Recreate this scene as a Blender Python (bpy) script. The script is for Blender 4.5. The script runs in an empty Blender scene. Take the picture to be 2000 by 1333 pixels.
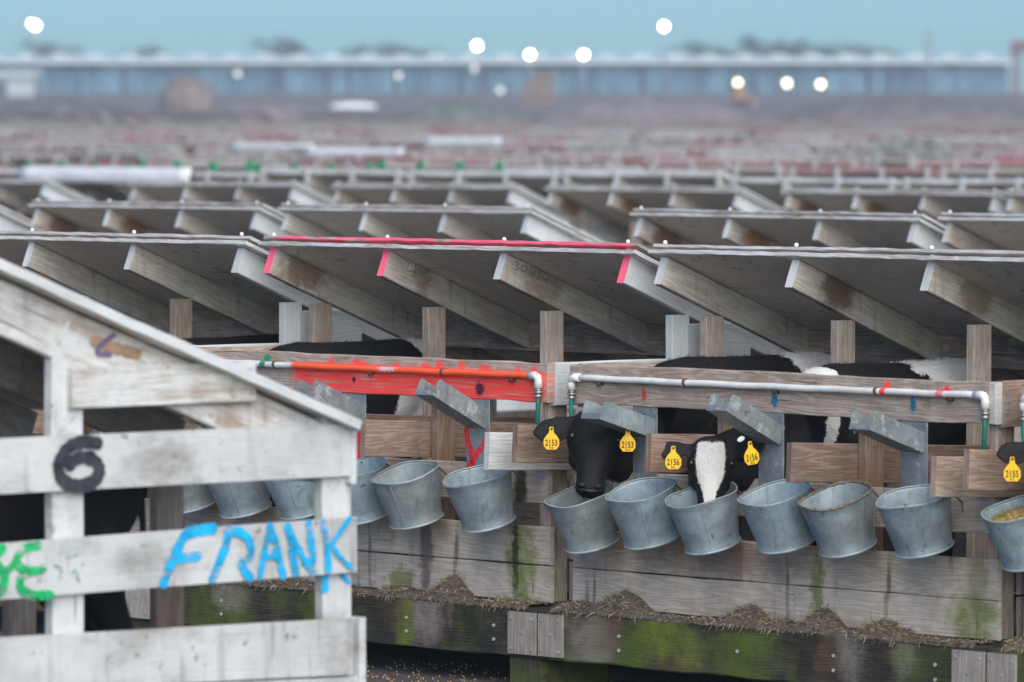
import bpy, bmesh, math, random
from mathutils import Vector, Matrix, noise as mn
R = math.radians
sc = bpy.context.scene
col = sc.collection
rng = random.Random(7)

# ------------------------------------------------------------------ camera model
F = 12000.0; HC = 2.0; YH = 255.0
TH = math.atan((666.5 - YH) / F)
A = R(48.0)
U = Vector((math.cos(A), -math.sin(A), 0)); V = Vector((math.sin(A), math.cos(A), 0))
P0 = Vector((0, 22.2, 0)); CAM = Vector((0, 0, HC))
def ray(px, py):
    x = (px - 1000) / F; y = -(py - 666.5) / F
    return Vector((x, math.cos(TH) + y * math.sin(TH), -math.sin(TH) + y * math.cos(TH)))
def on_v(px, py, v=0.0):            # where the sight line meets the upright plane v of the near row: (s, z)
    d = ray(px, py); t = (v - (CAM - P0).dot(V)) / d.dot(V)
    p = CAM + d * t; return ((p - P0).dot(U), p.z)
def on_s(px, py, s):                # ... meets the upright plane s: (v, z)
    d = ray(px, py); t = (s - (CAM - P0).dot(U)) / d.dot(U)
    p = CAM + d * t; return ((p - P0).dot(V), p.z)
def row_pt(s, v, z=0.0):
    p = P0 + U * s + V * v; return Vector((p.x, p.y, z))
def gz(y):                          # the land is level, then climbs gently
    t = max(0.0, y - 425.0); return .0034 * max(0.0, min(y, 425.0) - 110) + 0.0194 * min(t, 262) * min(1.0, t / 30)

# ------------------------------------------------------------------ object helpers
def tag(o, label=None, cat=None, group=None, kind=None):
    if label: o['label'] = label
    if cat: o['category'] = cat
    if group: o['group'] = group
    if kind: o['kind'] = kind
    return o
def empty(name, loc, rz=0.0):
    o = bpy.data.objects.new(name, None); col.objects.link(o)
    o.location = loc; o.rotation_euler = (0, 0, rz); o.empty_display_size = .2
    return o
class MB:
    def __init__(s): s.v = []; s.f = []; s.uv = []; s.mi = []; s.sm = []
    def face(s, idx, uvs=None, mi=0, smooth=False):
        idx = tuple(idx); s.f.append(idx); s.uv.append(uvs or [(0, 0)] * len(idx)); s.mi.append(mi); s.sm.append(smooth)
    def build(s, name, mats, parent=None):
        me = bpy.data.meshes.new(name); me.from_pydata(s.v, [], s.f)
        ul = me.uv_layers.new(name='UVMap')
        k = 0
        flat = []
        for u in s.uv:
            for a in u: flat += [a[0], a[1]]
        ul.data.foreach_set('uv', flat)
        me.polygons.foreach_set('material_index', s.mi); me.polygons.foreach_set('use_smooth', s.sm)
        for m in (mats if isinstance(mats, (list, tuple)) else [mats]): me.materials.append(m)
        me.update()
        o = bpy.data.objects.new(name, me); col.objects.link(o)
        if parent is not None: o.parent = parent
        return o
    def board(s, lo, hi, rot=None, pivot=None, mi=0, jit=.0012, ch=.003, seg=.14, ax=None, endmi=None, rag=0.0, warp=True):
        """a timber: a chamfered, slightly uneven bar between two corners; rot = Matrix applied about pivot"""
        lo = Vector(lo); hi = Vector(hi); d = hi - lo
        if ax is None: ax = max(range(3), key=lambda i: d[i])
        a1, a2 = [i for i in range(3) if i != ax]
        if ax == 1: a1, a2 = a2, a1
        n = max(1, min(40, int(d[ax] / seg)))
        w, t = d[a1], d[a2]; c = min(ch, w * .3, t * .3)
        prof = [(c, 0), (w - c, 0), (w, c), (w, t - c), (w - c, t), (c, t), (0, t - c), (0, c)]
        ou, ov = rng.uniform(0, 60), rng.uniform(0, 60)
        base = len(s.v); per = [0]
        for k in range(8):
            p, q = prof[k], prof[(k + 1) % 8]; per.append(per[-1] + math.hypot(p[0] - q[0], p[1] - q[1]))
        for i in range(n + 1):
            x = d[ax] * i / n
            jw, jt = rng.uniform(-jit, jit), rng.uniform(-jit, jit)
            wz = .0045 * mn.noise(Vector((ou, x * 1.6, ov))) if (ax != 2 and d[ax] > 1.0 and warp) else 0
            for (pw, pt) in prof:
                v = Vector((0, 0, 0)); v[ax] = lo[ax] + x
                r = rng.uniform(-rag, rag) if rag else 0
                v[a1] = lo[a1] + pw + (jw if 0 < i < n else 0) + r; v[a2] = lo[a2] + pt + (jt if 0 < i < n else 0) + (rng.uniform(-rag, rag) if rag else 0)
                v.z += wz; s.v.append(v)
        for i in range(n):
            for k in range(8):
                k2 = (k + 1) % 8
                u0, u1 = ou + d[ax] * i / n, ou + d[ax] * (i + 1) / n
                s.face((base + i * 8 + k, base + i * 8 + k2, base + (i + 1) * 8 + k2, base + (i + 1) * 8 + k),
                       [(u0, ov + per[k]), (u0, ov + per[k + 1]), (u1, ov + per[k + 1]), (u1, ov + per[k])], mi)
        for i, rev in ((0, True), (n, False)):
            idx = [base + i * 8 + k for k in range(8)]
            uvs = [(ou + p[0], ov + p[1]) for p in prof]
            if rev: idx.reverse(); uvs.reverse()
            s.face(idx, uvs, mi if endmi is None else endmi)
        if rot is not None:
            for i in range(base, len(s.v)): s.v[i] = rot @ (s.v[i] - pivot) + pivot
        return s
    def tube(s, pts, r, n=12, mi=0, caps=True):
        pts = [Vector(p) for p in pts]; rs = r if isinstance(r, (list, tuple)) else [r] * len(pts)
        base = len(s.v); L = 0; up = Vector((0.13, .21, 1)).normalized()
        for i, p in enumerate(pts):
            t = (pts[min(i + 1, len(pts) - 1)] - pts[max(i - 1, 0)]).normalized()
            a = t.cross(up)
            if a.length < .05: a = t.cross(Vector((1, 0, 0)))
            a.normalize(); b = a.cross(t)
            for k in range(n):
                th = 2 * math.pi * k / n; s.v.append(p + (a * math.cos(th) + b * math.sin(th)) * rs[i])
        for i in range(len(pts) - 1):
            dl = (pts[i + 1] - pts[i]).length
            for k in range(n):
                k2 = (k + 1) % n
                s.face((base + i * n + k, base + (i + 1) * n + k, base + (i + 1) * n + k2, base + i * n + k2),
                       [(L, k / n * .1), (L + dl, k / n * .1), (L + dl, (k + 1) / n * .1), (L, (k + 1) / n * .1)], mi, True)
            L += dl
        if caps:
            s.face([base + k for k in range(n)], None, mi)
            s.face([base + (len(pts) - 1) * n + k for k in reversed(range(n))], None, mi)
        return s
    def ball(s, c, r, n=8, mi=0):
        c = Vector(c); pts = []; rs = []
        for i in range(n + 1):
            a = math.pi * i / n; pts.append(c + Vector((0, 0, -math.cos(a) * r))); rs.append(max(math.sin(a) * r, r * .02))
        base = len(s.v)
        for p, q in zip(pts, rs):
            for k in range(n * 2):
                th = math.pi * k / n; s.v.append(p + Vector((math.cos(th) * q, math.sin(th) * q, 0)))
        m = n * 2
        for i in range(n):
            for k in range(m):
                s.face((base + i * m + k, base + i * m + (k + 1) % m, base + (i + 1) * m + (k + 1) % m, base + (i + 1) * m + k), None, mi, True)
        return s
    def loft(s, rings, mi=0, smooth=True, cap=True):
        n = len(rings[0]); base = len(s.v)
        for r in rings: s.v += [Vector(p) for p in r]
        for i in range(len(rings) - 1):
            for k in range(n):
                k2 = (k + 1) % n
                s.face((base + i * n + k, base + i * n + k2, base + (i + 1) * n + k2, base + (i + 1) * n + k), None, mi, smooth)
        if cap:
            s.face([base + k for k in reversed(range(n))], None, mi, smooth)
            s.face([base + (len(rings) - 1) * n + k for k in range(n)], None, mi, smooth)
        return s

# ------------------------------------------------------------------ materials
class NT:
    def __init__(s, name):
        s.m = bpy.data.materials.new(name); s.m.use_nodes = True
        s.t = s.m.node_tree; s.n = s.t.nodes; s.b = s.n['Principled BSDF']
    def new(s, t, **k):
        n = s.n.new(t)
        for a, b in k.items(): setattr(n, a, b)
        return n
    def link(s, a, b): s.t.links.new(a, b)
    def put(s, sock, v):
        if hasattr(v, 'is_linked') or hasattr(v, 'links'): s.link(v, sock)
        else:
            if sock.type == 'RGBA' and len(v) == 3: v = (*v, 1)
            sock.default_value = v
    def math(s, op, a, b=0.0, c=0.0, clamp=False):
        n = s.new('ShaderNodeMath', operation=op, use_clamp=clamp); s.put(n.inputs[0], a); s.put(n.inputs[1], b)
        if op in ('MULTIPLY_ADD',): s.put(n.inputs[2], c)
        return n.outputs[0]
    def vm(s, op, a, b=(0, 0, 0)):
        n = s.new('ShaderNodeVectorMath', operation=op); s.put(n.inputs[0], a)
        if op == 'SCALE': s.put(n.inputs['Scale'], b)
        elif op not in ('ABSOLUTE', 'LENGTH'): s.put(n.inputs[1], b)
        return n.outputs['Value'] if op in ('LENGTH', 'DOT_PRODUCT') else n.outputs[0]
    def noise(s, vec, scale=5.0, detail=4.0, rough=.55, col=False):
        n = s.new('ShaderNodeTexNoise'); s.link(vec, n.inputs['Vector'])
        n.inputs['Scale'].default_value = scale; n.inputs['Detail'].default_value = detail; n.inputs['Roughness'].default_value = rough
        return n.outputs['Color'] if col else n.outputs['Fac']
    def step(s, x, a, b, lo=0.0, hi=1.0):
        n = s.new('ShaderNodeMapRange'); n.interpolation_type = 'SMOOTHSTEP'
        s.put(n.inputs['Value'], x); n.inputs['From Min'].default_value = a; n.inputs['From Max'].default_value = b
        n.inputs['To Min'].default_value = lo; n.inputs['To Max'].default_value = hi
        return n.outputs['Result']
    def mix(s, f, a, b, bt='MIX'):
        n = s.new('ShaderNodeMix', data_type='RGBA', blend_type=bt); s.put(n.inputs['Factor'], f)
        s.put(n.inputs[6], a); s.put(n.inputs[7], b); return n.outputs[2]
    def coords(s):
        tc = s.new('ShaderNodeTexCoord'); return tc.outputs['Object'], tc.outputs['UV']
    def rnd(s): return s.new('ShaderNodeObjectInfo').outputs['Random']
    def bump(s, h, strength=.4, dist=.002):
        n = s.new('ShaderNodeBump'); n.inputs['Strength'].default_value = strength; n.inputs['Distance'].default_value = dist
        s.link(h, n.inputs['Height']); s.link(n.outputs[0], s.b.inputs['Normal'])
    def blobs(s, c, obj, blobs):
        """marks with a shape and place of their own: sprayed paint, moss, coat patches"""
        for b in blobs:
            rs = sorted(b['r']); amp = b.get('amp', .25) * 3.4; nz = s.noise(obj, b.get('fs', max(b.get('ns', 14), .9 / rs[0])), 5, .68, col=True)
            off = s.vm('SCALE', s.vm('SUBTRACT', nz, (.5, .5, .5)), amp)
            q = s.vm('DIVIDE', s.vm('SUBTRACT', obj, b['c']), b['r'])
            q = s.vm('ADD', q, off)
            if b.get('box'):
                sp = s.new('ShaderNodeSeparateXYZ'); s.link(s.vm('ABSOLUTE', q), sp.inputs[0])
                d = s.math('MAXIMUM', s.math('MAXIMUM', sp.outputs[0], sp.outputs[1]), sp.outputs[2])
            else: d = s.vm('LENGTH', q)
            so = b.get('soft', .12)
            f = s.step(d, 1 - so, 1 + so, b.get('op', 1.0), 0.0)
            if b.get('patchy'):
                f = s.math('MULTIPLY', f, s.step(s.noise(obj, 16, 6, .7), .5 - b['patchy'], .62, .25, 1.0))
            if b.get('wear'):
                w = s.noise(s.vm('MULTIPLY', obj, b.get('wscale', (8, 8, 90))), 1.0, 3, .6)
                f = s.math('MULTIPLY', f, s.step(w, b['wear'] - .1, b['wear'] + .1))
            c = s.mix(f, c, b['col'])
        return c

def wood(name, light=(.34, .31, .28), dark=(.15, .12, .10), paint=0.0, pcol=(.62, .66, .67), brown=.25, moss=0.0, blobs=(), grain=1.0, dirt=.35, contrast=1.0, smudge=0.0):
    t = NT(name); obj, uv = t.coords(); r = t.rnd()
    ro = t.new('ShaderNodeCombineXYZ'); t.link(t.math('MULTIPLY', r, 31.0), ro.inputs[0]); t.link(t.math('MULTIPLY', r, 17.0), ro.inputs[1])
    uv = t.vm('ADD', uv, ro.outputs[0])
    g1 = t.noise(t.vm('MULTIPLY', uv, (5, 170, 1)), 1.0, 5, .65)                 # fine raised grain
    g2 = t.noise(t.vm('MULTIPLY', uv, (1.1, 13, 1)), 1.0, 3, .5)
    rings = t.math('SINE', t.math('MULTIPLY', g2, 88.0)); rings = t.step(rings, -.3, .95)
    brd = t.noise(t.vm('MULTIPLY', uv, (.11, .23, 1)), 1.0, 1, .5)                # one board to the next
    mot = t.noise(obj, 9.0, 6, .62)
    k = t.math('ADD', t.math('MULTIPLY', g1, .75 * grain), t.math('MULTIPLY', rings, .30 * grain))
    k = t.math('ADD', k, t.math('MULTIPLY', t.math('SUBTRACT', mot, .5), 1.1))
    k = t.step(t.math('ADD', k, t.math('MULTIPLY', t.math('SUBTRACT', brd, .5), 1.0)), .5 - .5 * contrast, .55 + .5 * contrast)
    wmf = lambda q: (q[0] * 1.04, q[1] * .985, q[2] * .92)
    c = t.mix(k, wmf(dark), wmf(light))
    bm = t.step(t.noise(obj, 2.3, 4, .6), .62 - brown * .35, .8)
    c = t.mix(t.math('MULTIPLY', bm, min(1, brown * 2.2)), c, (.20, .105, .055))
    if paint > 0:
        pn = t.math('ADD', t.math('MULTIPLY', t.noise(t.vm('MULTIPLY', uv, (3.5, 38, 1)), 1.0, 5, .7), .55), t.math('MULTIPLY', t.noise(obj, 4.2, 5, .65), .5))
        pf = t.step(pn, .78 - .55 * paint, .98 - .55 * paint)
        pc = t.mix(t.step(t.noise(obj, 3.0, 5, .6), .35, .75), pcol, tuple(x * .72 for x in pcol))
        c = t.mix(t.math('MULTIPLY', pf, .93), c, pc)
    dr = t.noise(t.vm('MULTIPLY', obj, (30, 30, 2.4)), 1.0, 3, .6)
    dr = t.math('MULTIPLY', t.step(dr, .56, .72), t.step(t.noise(obj, 3.1, 2, .5), .40, .62))
    c = t.mix(t.math('MULTIPLY', dr, dirt), c, (.06, .045, .04))
    ck = t.step(t.noise(t.vm('MULTIPLY', uv, (2.2, 70, 1)), 1.0, 2, .4), .70, .76)   # drying cracks
    c = t.mix(t.math('MULTIPLY', ck, .75), c, (.03, .025, .02))
    sp = t.step(t.noise(obj, 130, 2, .5), .70, .78)
    c = t.mix(t.math('MULTIPLY', sp, .5), c, (.05, .04, .035))
    if moss > 0:
        mf = t.step(t.math('ADD', t.math('MULTIPLY', t.noise(t.vm('MULTIPLY', obj, (1, 1, .55)), 3.4, 5, .62), .8), t.math('MULTIPLY', mot, .2)), .62 - .3 * moss, .78 - .3 * moss)
        mc = t.mix(t.noise(obj, 7, 4, .6), (.03, .055, .012), (.15, .20, .03))
        c = t.mix(t.math('MULTIPLY', mf, .85), c, mc)
    if smudge:
        sm = t.math('MULTIPLY', t.step(t.noise(t.vm('MULTIPLY', obj, (2, 2, 4)), 1.7, 6, .68), .46, .72), smudge)
        c = t.mix(sm, c, (.27, .245, .22))
        c = t.mix(t.math('MULTIPLY', t.step(t.noise(obj, 21, 5, .7), .60, .68), smudge), c, (.22, .19, .165))
    c = t.blobs(c, obj, blobs)
    t.link(c, t.b.inputs['Base Color']); t.b.inputs['Roughness'].default_value = .82; t.b.inputs['Specular IOR Level'].default_value = .25
    t.bump(t.math('ADD', g1, t.math('MULTIPLY', rings, .35)), .55, .0028)
    return t.m
def plain(name, c, rough=.6, metal=0.0, var=.25, scale=18.0, blobs=(), emis=None, bump=0.0, spec=.4, skip=0.0):
    t = NT(name); obj, uv = t.coords()
    n = t.noise(obj, scale, 5, .6)
    cc = t.mix(t.step(n, .3, .7), tuple(x * (1 - var) for x in c), tuple(min(1, x * (1 + var)) for x in c))
    cc = t.blobs(cc, obj, blobs)
    t.link(cc, t.b.inputs['Base Color']); t.b.inputs['Roughness'].default_value = rough; t.b.inputs['Metallic'].default_value = metal
    t.b.inputs['Specular IOR Level'].default_value = spec
    if bump: t.bump(n, bump, .004)
    if skip:
        al = t.math('ADD', t.math('MULTIPLY', t.noise(t.vm('MULTIPLY', obj, (1, 9, 70)), 1.0, 5, .7), .6), t.math('MULTIPLY', t.noise(obj, 28, 4, .65), .4))
        t.link(t.step(al, .42 - .12 * (1 - skip), .52, 0, 1), t.b.inputs['Alpha'])
    if emis:
        t.b.inputs['Emission Color'].default_value = (*emis[0], 1); t.b.inputs['Emission Strength'].default_value = emis[1]
        t.m.cycles.emission_sampling = 'NONE'
    return t.m
def galv(name, c=(.23, .285, .315), blobs=(), white=0.0):
    t = NT(name); obj, uv = t.coords(); r = t.rnd()
    ro = t.new('ShaderNodeCombineXYZ'); t.link(t.math('MULTIPLY', r, 40.0), ro.inputs[0]); t.link(t.math('MULTIPLY', r, 23.0), ro.inputs[2])
    o2 = t.vm('ADD', obj, ro.outputs[0])
    a = t.noise(o2, 11, 6, .65); b = t.noise(o2, 60, 3, .6); d = t.noise(t.vm('MULTIPLY', o2, (34, 34, 5)), 1.0, 4, .6)
    c1 = t.mix(t.step(a, .32, .68), tuple(x * .80 for x in c), tuple(x * 1.20 for x in c))
    c1 = t.mix(t.math('MULTIPLY', t.step(b, .45, .75), .35), c1, tuple(x * 1.5 for x in c))
    c1 = t.mix(t.math('MULTIPLY', t.step(d, .55, .72), .4), c1, (.10, .095, .08))
    c1 = t.mix(t.math('MULTIPLY', t.step(t.noise(o2, 26, 3, .6), .66, .72), .7), c1, (.07, .06, .05))
    c1 = t.mix(t.math('MULTIPLY', t.step(t.noise(t.vm('MULTIPLY', o2, (1, 1, .5)), 14, 6, .72), .62, .68), .32), c1, (.13, .12, .10))
    c1 = t.mix(t.math('MULTIPLY', t.step(t.noise(o2, 5, 3, .6), .5, .7), .35), c1, (.20, .19, .15))
    if white: c1 = t.mix(t.step(t.noise(o2, 17, 5, .7), .62 - .2 * white, .68 - .2 * white, 0, .6), c1, (.50, .52, .53))
    c1 = t.blobs(c1, obj, blobs)
    t.link(c1, t.b.inputs['Base Color']); t.b.inputs['Metallic'].default_value = .3
    t.link(t.step(a, .3, .7, .48, .66), t.b.inputs['Roughness']); t.bump(a, .25, .006)
    return t.m
EXPO = 1.3
RED = (1.0, .085, .07); PINK = (1.0, .15, .25); GREEN = (.02, .30, .13); BLUE = (.02, .16, .30)
W = 2.09; SL = .39; ANG = math.atan(SL)
MOSS = (.14, .185, .028); MOSSD = (.020, .030, .014)
# ---- shared materials
m_rail = wood('weathered_rail', (.52, .47, .43), (.26, .215, .185), brown=.32, dirt=.2)
m_div = wood('divider_timber', (.36, .28, .235), (.16, .115, .095), brown=.45, dirt=.3)
m_post = wood('post_timber', (.50, .45, .41), (.27, .225, .19), brown=.35, paint=.22)
m_rafter = wood('rafter_timber', (.52, .50, .47), (.32, .29, .265), brown=.22, paint=.45, pcol=(.56, .58, .57))
m_white = wood('whitewashed_timber', (.56, .56, .54), (.33, .30, .27), paint=.82, pcol=(.64, .665, .665), brown=.15, dirt=.12, grain=.8)
m_head = wood('grained_header_timber', (.52, .44, .38), (.26, .19, .15), brown=.3, dirt=.15)
m_ply = wood('roof_plywood', (.90, .87, .82), (.68, .65, .61), brown=.15, grain=.6, dirt=.55, contrast=1.1)
m_edge = wood('painted_roof_edge', (.55, .55, .55), (.25, .24, .24), paint=.62, pcol=(.64, .66, .665), brown=.05, grain=1.2, dirt=.2)
m_kick = wood('kick_board_timber', (.52, .48, .44), (.30, .26, .23), paint=.25, pcol=(.50, .52, .51), brown=.35, moss=.12, dirt=.75)
m_sill = wood('mossy_sill_timber', (.10, .09, .075), (.035, .032, .03), brown=.5, moss=.66, dirt=.8, contrast=1.1)
m_plate = wood('joint_plate_plywood', (.42, .41, .39), (.24, .22, .20), brown=.3, moss=.22, dirt=.4)
m_bare = wood('half_painted_timber', (.46, .40, .35), (.24, .19, .16), paint=.42, brown=.5, dirt=.2)
m_dark = wood('dark_inner_timber', (.16, .145, .13), (.08, .07, .06), brown=.3)  # darker timber tone for floor decks and rear beams
m_galv = galv('galvanized_steel', (.27, .325, .345)); m_galvw = galv('limed_galvanized_steel', (.23, .26, .275), white=.3)
m_pvc = plain('pvc_pipe', (.72, .72, .69), .4, var=.12, scale=25)
m_hose = plain('green_hose_rubber', (.012, .16, .115), .4, var=.15)
m_rust = plain('rusty_clamp', (.10, .06, .04), .7, var=.4)
m_brass = plain('hose_fitting', (.35, .34, .32), .35, .6)
m_nail = plain('nail_head', (.42, .41, .38), .5, .3)
m_knob = plain('bolt_cap', (.80, .80, .76), .5, var=.1)
m_scrib = plain('marker_scribble', (.05, .035, .03), .8)
m_black_in = plain('hole_shade_black', (.008, .008, .008), .7)  # black colour stands in for the darkness inside teat holes and nostrils

def sloped(mb, lo, hi, z0, v0=.43, **k):
    """a roof member: laid flat at height z0, then pitched about the roof's front edge"""
    rot = Matrix.Rotation(-ANG, 4, 'X'); return mb.board(lo, hi, rot=rot.to_3x3(), pivot=Vector((0, v0, z0)), **k)
def catmull(p, n=6):
    q = [p[0]] + list(p) + [p[-1]]; out = []
    for i in range(1, len(q) - 2):
        for k in range(n):
            t = k / n; a, b, c, d = (Vector(x) for x in q[i - 1:i + 3])
            out.append(.5 * ((2 * b) + (c - a) * t + (2 * a - 5 * b + 4 * c - d) * t * t + (3 * b - a - 3 * c + d) * t ** 3))
    out.append(Vector(q[-2])); return out
def ribbon(mb, pts, w, place, n=6, ragged=.12, mi=0):
    """one brush or spray stroke: a flat band with round ends that lies on a surface; place maps (a, b) to 3-D"""
    cnt = [0]; pl0 = place
    c = catmull([(x, y, 0) for x, y in pts], n); L = []; Rr = []
    for i, p in enumerate(c):
        t = (c[min(i + 1, len(c) - 1)] - c[max(i - 1, 0)]); t = t.normalized() if t.length > 1e-6 else Vector((1, 0, 0))
        nn = Vector((-t.y, t.x, 0)); ww = w * .5 * (1 + rng.uniform(-ragged, ragged))
        L.append(p + nn * ww); Rr.append(p - nn * ww)
    t0 = (c[0] - c[1]).normalized(); t1 = (c[-1] - c[-2]).normalized()
    cap0 = [c[0] + (Matrix.Rotation(a, 3, 'Z') @ t0) * w * .5 for a in (-.9, -.3, .3, .9)]
    cap1 = [c[-1] + (Matrix.Rotation(a, 3, 'Z') @ t1) * w * .5 for a in (-.9, -.3, .3, .9)]
    b = len(mb.v); m = len(c)
    mb.v += [Vector(place(p.x, p.y)) for p in L + Rr + cap0 + cap1]
    for i in range(m - 1): mb.face((b + i, b + m + i, b + m + i + 1, b + i + 1), None, mi)
    mb.face((b + m,) + (b, ) + tuple(b + 2 * m + k for k in (0, 1, 2, 3)), None, mi)
    mb.face((b + m - 1, b + 2 * m - 1) + tuple(b + 2 * m + 4 + k for k in (0, 1, 2, 3)), None, mi)

def nails(mb, pts, r=.005, axis='v'):
    for p in pts:
        p = Vector(p); d = Vector((0, -.003, 0)) if axis == 'v' else Vector((.003, 0, 0))
        mb.tube([p, p + d], r * rng.uniform(.7, 1.1), 7)

def roof_parts(t, mroof, medge, mraft, mend=None, ends=None, right_white=True, cap=True):
    """two thin plywood sheets one over the other on four rafters"""
    D = 1.36; z = 1.59
    mb = MB(); sloped(mb, (-.02, .43, z - .012), (W + .02, .43 + D, z), z, ax=0, seg=.05, jit=.0008, rag=.0014, ch=.002)
    roof = mb.build('roof_sheet', [medge[0]], t)
    mb = MB(); sloped(mb, (-.03, .425, z - .040), (W + .015, .43 + D, z - .026), z, ax=0, seg=.06, jit=.0006, rag=.001, ch=.002)
    lin = mb.build('roof_lining', [mroof], t)
    mb = MB(); sloped(mb, (-.031, .4225, z - .0405), (W + .0165, .4255, z - .0255), z, ax=0, seg=.04, jit=.0012, rag=.0012, ch=.001)
    mb.build('edge_strip', [medge[1]], lin)
    mb = MB(); sloped(mb, (W + .0155, .426, z - .0405), (W + .0185, .43 + D, z - .0255), z, ax=1, seg=.08, jit=.0008, ch=.001)
    mb.build('edge_strip', [medge[1]], lin)
    for k, u in enumerate((.03, .705, 1.37, 2.045)):
        mb = MB(); sloped(mb, (u - .019, .455, z - .145), (u + .019, .43 + D - .03, z - .041), z, ax=1, jit=.0015, endmi=1)
        e = (ends or {}).get(k, m_white)  # unsprayed ends are white: light from the left put into the colour
        r = mb.build('rafter', [mraft if not (k == 3 and right_white) else m_white, e], t)
        mb = MB(); sloped(mb, (u - .012, .45, z - .027), (u + .012, .52, z - .0115), z, ax=1, seg=.02)
        mb.build('spacer_block', medge[0], roof)
        if cap:
            mb = MB(); mb.ball((u, .44, z + .004), .0085, 5); mb.build('bolt_cap', m_knob, roof)
    return roof
def side_frame(t, m_side, mr=None, mid=.87):
    """posts, side boards and dividers behind the front"""
    for k, u in enumerate((.0, .675, 1.345, 2.03)):
        mr_ = (m_post if k < 3 else (mr or m_white))
        mb = MB(); mb.board((u, .64, .30), (u + .038, .73, 1.59 - SL * .21 - .185), jit=.001); mb.build('shelter_post', mr_, t)
    mb = MB(); mb.board((.0, 1.15, 1.145), (W - .03, 1.178, 1.262)); mb.build('header_board', m_head, t)
    mb = MB(); mb.board((W - .02, .70, 1.16), (W, 1.02, 1.29)); mb.build('side_board', m_side, t)

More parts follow.
